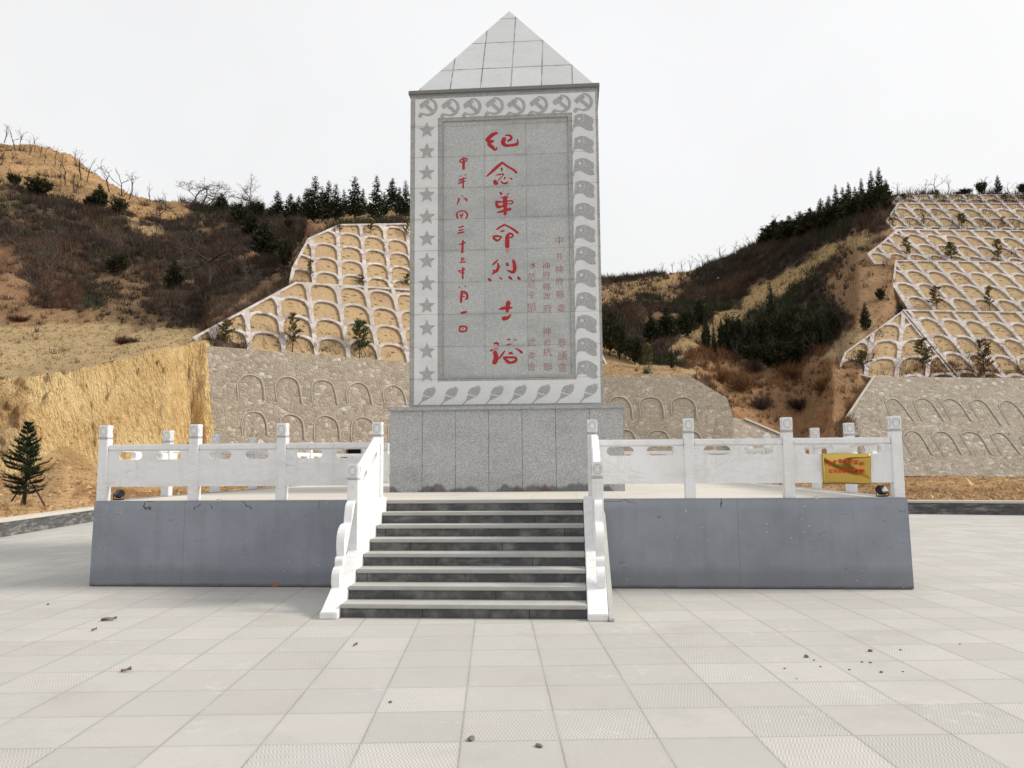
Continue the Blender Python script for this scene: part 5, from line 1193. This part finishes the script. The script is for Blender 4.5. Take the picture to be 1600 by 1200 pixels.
# fir at the left edge, close enough to show its shoots
def fir(pos, h, rmax):
    t = thing('fir_tree', 'dark green young fir with wooden props at the left edge behind the kerb', 'fir tree', tuple(pos))
    r_ = np.random.default_rng(5); g = MB(); pos = np.asarray(pos)
    ts = np.linspace(0, 1, 8); g.tube([pos+np.array([.02*math.sin(4*q), 0, -.05+q*(h*.97+.05)]) for q in ts], list(.045*(1-.85*ts)), 7); trunk = g.build('trunk', M['bark'], t, smooth=True)
    V = []; C = []; bg_ = MB()
    def shoot(p, d, ln, col):
        m_ = int(16+ln*95); s = r_.random((m_, 1)); pp = p+d*ln*s; nd_ = unit(d*.7+r_.normal(size=(m_, 3))*.75+np.array([0, 0, .15]))
        sd = unit(np.cross(nd_, r_.normal(size=(m_, 3))))*.0075; ll = r_.uniform(.03, .062, (m_, 1))
        V.append(np.stack([pp-sd, pp+sd, pp+nd_*ll], 1)); C.append(col*r_.uniform(.6, 1.45, (m_, 1)))
    nl = 17
    for k in range(nl):
        t_ = .13+.83*(k/(nl-1)); nb = 9 if t_ < .75 else 6
        pr = rmax*(np.interp(t_, [.1, .2, .32, .45, .6, .75, .88, 1], [.55, .85, 1., .92, .74, .50, .24, .08]))
        for j in range(nb):
            az = r_.random()*6.28; ln = pr*r_.uniform(.6, 1.15); d = unit(np.array([math.cos(az), math.sin(az), .12+.5*t_])); p0 = pos+np.array([0, 0, h*t_+r_.normal()*.02])
            tip = p0+d*ln*.75; tip2 = tip+unit(d+np.array([0, 0, .55]))*ln*.28
            bg_.tube([p0, tip, tip2], [.009, .006, .003], 3, caps=False)
            c0 = np.array([.026, .042, .020])*r_.uniform(.7, 1.5)
            shoot(p0+d*ln*.2, d, ln*.6, c0); shoot(tip, unit(tip2-tip), ln*.3+.03, c0*1.25)
            for s in (.35, .55, .75):
                for sg_ in (-1, 1):
                    sd = unit(d+sg_*np.array([-d[1], d[0], 0])*.9+np.array([0, 0, .15])); shoot(p0+d*ln*s, sd, ln*.34*(1.2-s)+.03, c0*r_.uniform(.85, 1.2))
    shoot(pos+np.array([0, 0, h*.93]), np.array([0, 0, 1.]), h*.07, np.array([.03, .045, .02]))
    link('branches', bg_.mesh('branches'), M['bark'], t); link('needles', tri_mesh('needles', np.concatenate(V), np.concatenate(C)), M['tint'], t)
    for a_, r1, hh in ((math.pi*.02, .62, .36), (math.pi*.9, .42, .30), (math.pi*1.55, .22, .42)):
        MB().tube([pos+RH*r1*math.cos(a_)-FH*abs(r1*math.sin(a_))+np.array([0, 0, -.06]), pos+RH*r1*.45*math.cos(a_)+np.array([0, 0, h*hh*.55]), pos+np.array([0, 0, h*hh])], [.026, .022, .018], 5).build('stake', M['bark'], t)
fp = terrain_at(38, 789); fz = depth(fp); fir(fp, 129*fz/CF, 40*fz/CF)

# ================================================================== SMALL THINGS
def floodlight(px_, label, yaw_):
    x = at_y(px_, 780, FY+.28)[0]; o = np.array([x, FY+.30, FZ]); t = thing('floodlight', label, 'floodlight', tuple(o))
    R = Matrix.Rotation(yaw_, 3, 'Z') @ Matrix.Rotation(rad(-38), 3, 'X')
    tr = lambda q: tuple(np.array(R @ Vector(q))+o+np.array([0, 0, .085]))
    def rb(x0, x1, y0, y1, z0, z1): g = MB().box(x0, x1, y0, y1, z0, z1); g.v = [tr(q) for q in g.v]; return g
    rb(-.065, .065, -.035, .04, -.05, .06).build('housing', M['black'], t, bevel=.008)
    rb(-.052, .052, .0405, .046, -.038, .048).build('lens', M['glass'], t)
    g = MB(); g.tube([o+np.array([-.075, 0, .09]), o+np.array([-.075, 0, .012]), o+np.array([.075, 0, .012]), o+np.array([.075, 0, .09])], .008, 5); g.box(o[0]-.05, o[0]+.05, o[1]-.04, o[1]+.04, FZ, FZ+.012); g.build('bracket', M['black'], t)
floodlight(184, 'small black floodlight on the left front corner of the podium', rad(-35)); floodlight(1380, 'small black floodlight on the right front corner of the podium', rad(30))
# gold plaque
pb = NB('gold_plate'); pb.col(pb.mix(pb.noise(2, 3), (.50, .33, .07), (.68, .48, .13)), .12, .5, 1.0); M['gold'] = pb.m
M['redp'] = simple('plaque_red', (.62, .04, .02), .5, .1)
pq = thing('plaque', 'wrinkled shiny gold plaque with red lettering hung on the right railing', 'plaque', tuple(at_y(1322, 730, FY-.05)))
YP = FY-.046; a = at_y(1284, 709, YP); b = at_y(1361, 756, YP); g = MB(); nu, nv = 22, 14; vs = []
for j in range(nv):
    for i in range(nu):
        u, v = i/(nu-1), j/(nv-1); e = min(u, 1-u, (v)*.7, (1-v)*.7)
        vs.append((a[0]+(b[0]-a[0])*u, YP-.040-.026*(1-math.exp(-e*14))+.030*v+.009*math.sin(4.5*u-5*v+.4), a[2]+(b[2]-a[2])*v+.004*math.sin(u*5)))
g.add(vs, [(j*nu+i, j*nu+i+1, (j+1)*nu+i+1, (j+1)*nu+i) for j in range(nv-1) for i in range(nu-1)])
rim = [i for i in range(nu)]+[j*nu+nu-1 for j in range(1, nv)]+[(nv-1)*nu+i for i in range(nu-2, -1, -1)]+[j*nu for j in range(nv-2, 0, -1)]
n0 = len(g.v); g.v += [(g.v[k][0], FY-.0365, g.v[k][2]) for k in rim]
for k in range(len(rim)): g.f.append((rim[k], n0+k, n0+(k+1) % len(rim), rim[(k+1) % len(rim)])); g.mi.append(0)
g.f.append(tuple(n0+k for k in range(len(rim)))); g.mi.append(0)
plate_o = g.build('plate', M['gold'], pq, smooth=True)
for i, c_ in enumerate('神府革命老区纪'): glyph(c_, 1297+i*8.4, 724-5.5*math.sin(math.pi*(.12+.76*i/6))+1.5+.3*abs(i-2), 6.4, pq, M['redp'], YP-.066, bold=.02, name='lettering')
for i, c_ in enumerate('红色革命教育基地'): glyph(c_, 1298.5+i*7.1, 736, 6.6, pq, M['redp'], YP-.058, bold=.03, name='lettering')
# concrete pipes seen through the railing
def pipe(px_, py_, r, L, z, label):
    c = P(px_, py_, z); t = thing('concrete_pipe', label, 'pipe', tuple(c)); ang = np.linspace(0, 2*math.pi, 25)[:-1]; rr = [(r, 0), (r, L), (r*.80, L), (r*.80, 0)]; g = MB()
    vs = [tuple(c+RH*q*math.cos(a_)+ZU*q*math.sin(a_)+FH*d_) for q, d_ in rr for a_ in ang]; n = 24
    g.add(vs, [(k*n+i, k*n+(i+1) % n, ((k+1) % 4)*n+(i+1) % n, ((k+1) % 4)*n+i) for k in range(4) for i in range(n)]); g.build('shell', M['concrete'], t)
    g = MB(); g.add([tuple(c+RH*r*.795*math.cos(a_)+ZU*r*.795*math.sin(a_)+FH*L*.25) for a_ in ang], [tuple(range(n))]); g.build('hollow', M['dark'], t)  # disc coloured dark for the shade inside the pipe
pipe(552, 706, .32, 1.6, 26.5, 'large concrete pipe with dark hollow lying behind the left railing')
pipe(538, 717, .13, 1.4, 26., 'small concrete pipe lying beside the large one behind the left railing')
# debris
def rock(name, label, cat, pos, size, mat, seed, group=None, flat=.6):
    r_ = np.random.default_rng(seed); bm = bmesh.new(); bmesh.ops.create_icosphere(bm, subdivisions=2, radius=1)
    for v in bm.verts:
        q = v.co.normalized(); k = 1+.35*mnoise.noise(q*1.6+Vector((seed*3.1, 0, 0)))
        v.co = Vector((q.x*k*size[0], q.y*k*size[1], q.z*k*size[2]))
    me_ = bpy.data.meshes.new(name); bm.to_mesh(me_); bm.free(); o = link(name, me_, mat); o.location = (pos[0], pos[1], pos[2]+size[2]*.75); o.rotation_euler = (0, 0, r_.random()*6)
    return tag(o, label, cat, group)
for x, y, s, k in [(1360,1018,.022,1),(1260,1027,.024,2),(1347,1035,.012,3),(1360,1036,.012,4),(1377,1051,.015,5),(1327,1047,.011,6),(1407,1016,.012,7),(1272,1032,.010,8),(1282,1042,.009,9),(1226,1045,.010,10),(1500,1007,.01,11),(1245,1061,.007,12),(1411,1050,.009,13)]:
    rock('pebble', 'small dark pebble among those scattered on the right plaza tiles', 'pebble', at_h(x, y, 0), (s*.95, s*.75, s*.5), M['stone'], k, 'pebbles on the right of the plaza')
rock('pebble', 'flat grey pebble on the tiles at the bottom centre', 'pebble', at_h(736, 1156, 0), (.034, .02, .012), M['stone'], 21)
rock('pebble', 'flat grey pebble right of the bottom centre one', 'pebble', at_h(842, 1167, 0), (.028, .016, .01), M['stone'], 22)
rock('pebble', 'tiny dark pebble on the tiles left of the centre', 'pebble', at_h(610, 1098, 0), (.012, .012, .008), M['stone'], 23)
rock('pebble', 'tiny dark pebble on the far left tiles', 'pebble', at_h(75, 945, 0), (.02, .014, .01), M['stone'], 24)
def leafthing(x, y, L, label, seed):
    c = at_h(x, y, 0); r_ = np.random.default_rng(seed); g = MB(); a_ = r_.random()*1.2-.3; e = np.array([math.cos(a_), math.sin(a_), 0]); f_ = np.array([-e[1], e[0], 0])
    top = []; n = 9
    for i in range(n):
        t = i/(n-1); wv = .42*L*math.sin(math.pi*t)**.7*(1+.2*math.sin(9*t)); zc_ = .012+.05*L*8*abs(math.sin(3*t+seed))*.3
        top += [c+e*L*(t-.5)+f_*wv*.5+np.array([0, 0, zc_+.02*t]), c+e*L*(t-.5)+np.array([0, 0, .005+.015*t]), c+e*L*(t-.5)-f_*wv*.5+np.array([0, 0, zc_])]
    fs_ = [(3*i+j, 3*i+j+1, 3*i+j+4, 3*i+j+3) for i in range(n-1) for j in range(2)]
    k = len(top); g.add(top+[p-np.array([0, 0, .003]) for p in top], fs_+[tuple(k+q for q in f[::-1]) for f in fs_])
    return tag(g.build('leaf', M['leaf'], smooth=True), label, 'leaf')
leafthing(170, 970, .15, 'large curled dry leaf on the tiles in front of the left podium wall', 1); leafthing(197, 1050, .085, 'small curled dry leaf on the tiles at the lower left', 2); leafthing(147, 986, .05, 'tiny dry leaf near the large curled leaf on the left tiles', 4); leafthing(555, 1010, .04, 'tiny dry leaf on the tiles left of the steps', 6)
bp = at_h(432, 917, 0); bo = MB().box(bp[0]-.05, bp[0]+.04, bp[1]-.03, bp[1]+.03, .001, .058).build('brick', M['brick'], bevel=.006); tag(bo, 'broken piece of red brick at the foot of the left podium wall', 'brick')
bp = at_h(604, 752, FZ); bo = MB().box(bp[0]-.07, bp[0]+.06, bp[1]-.06, bp[1]+.06, FZ+.001, FZ+.12).build('brick', M['brick'], bevel=.006); tag(bo, 'red brick standing on the podium floor behind the left stair post', 'brick')
for x, lab, sd in ((341, 'pale broken stone on the top edge of the left podium wall', 31), (1277, 'pale broken stone on the top edge of the right podium wall', 32)):
    q = at_y(x, 784, Y0+.02); rock('stone_fragment', lab, 'stone', (q[0], Y0+.03, HW-.016), (.06, .035, .022), M['chip'], sd)
rock('plastic_sack', 'white plastic sack lying on the brown earth at the right edge', 'sack', P(1566, 783, 27.5), (.36, .2, .11), M['white'], 41)
rock('litter', 'scrap of white litter on the dark hillside right of the tower', 'litter', terrain_at(1122, 438), (.5, .25, .32), M['white'], 42)
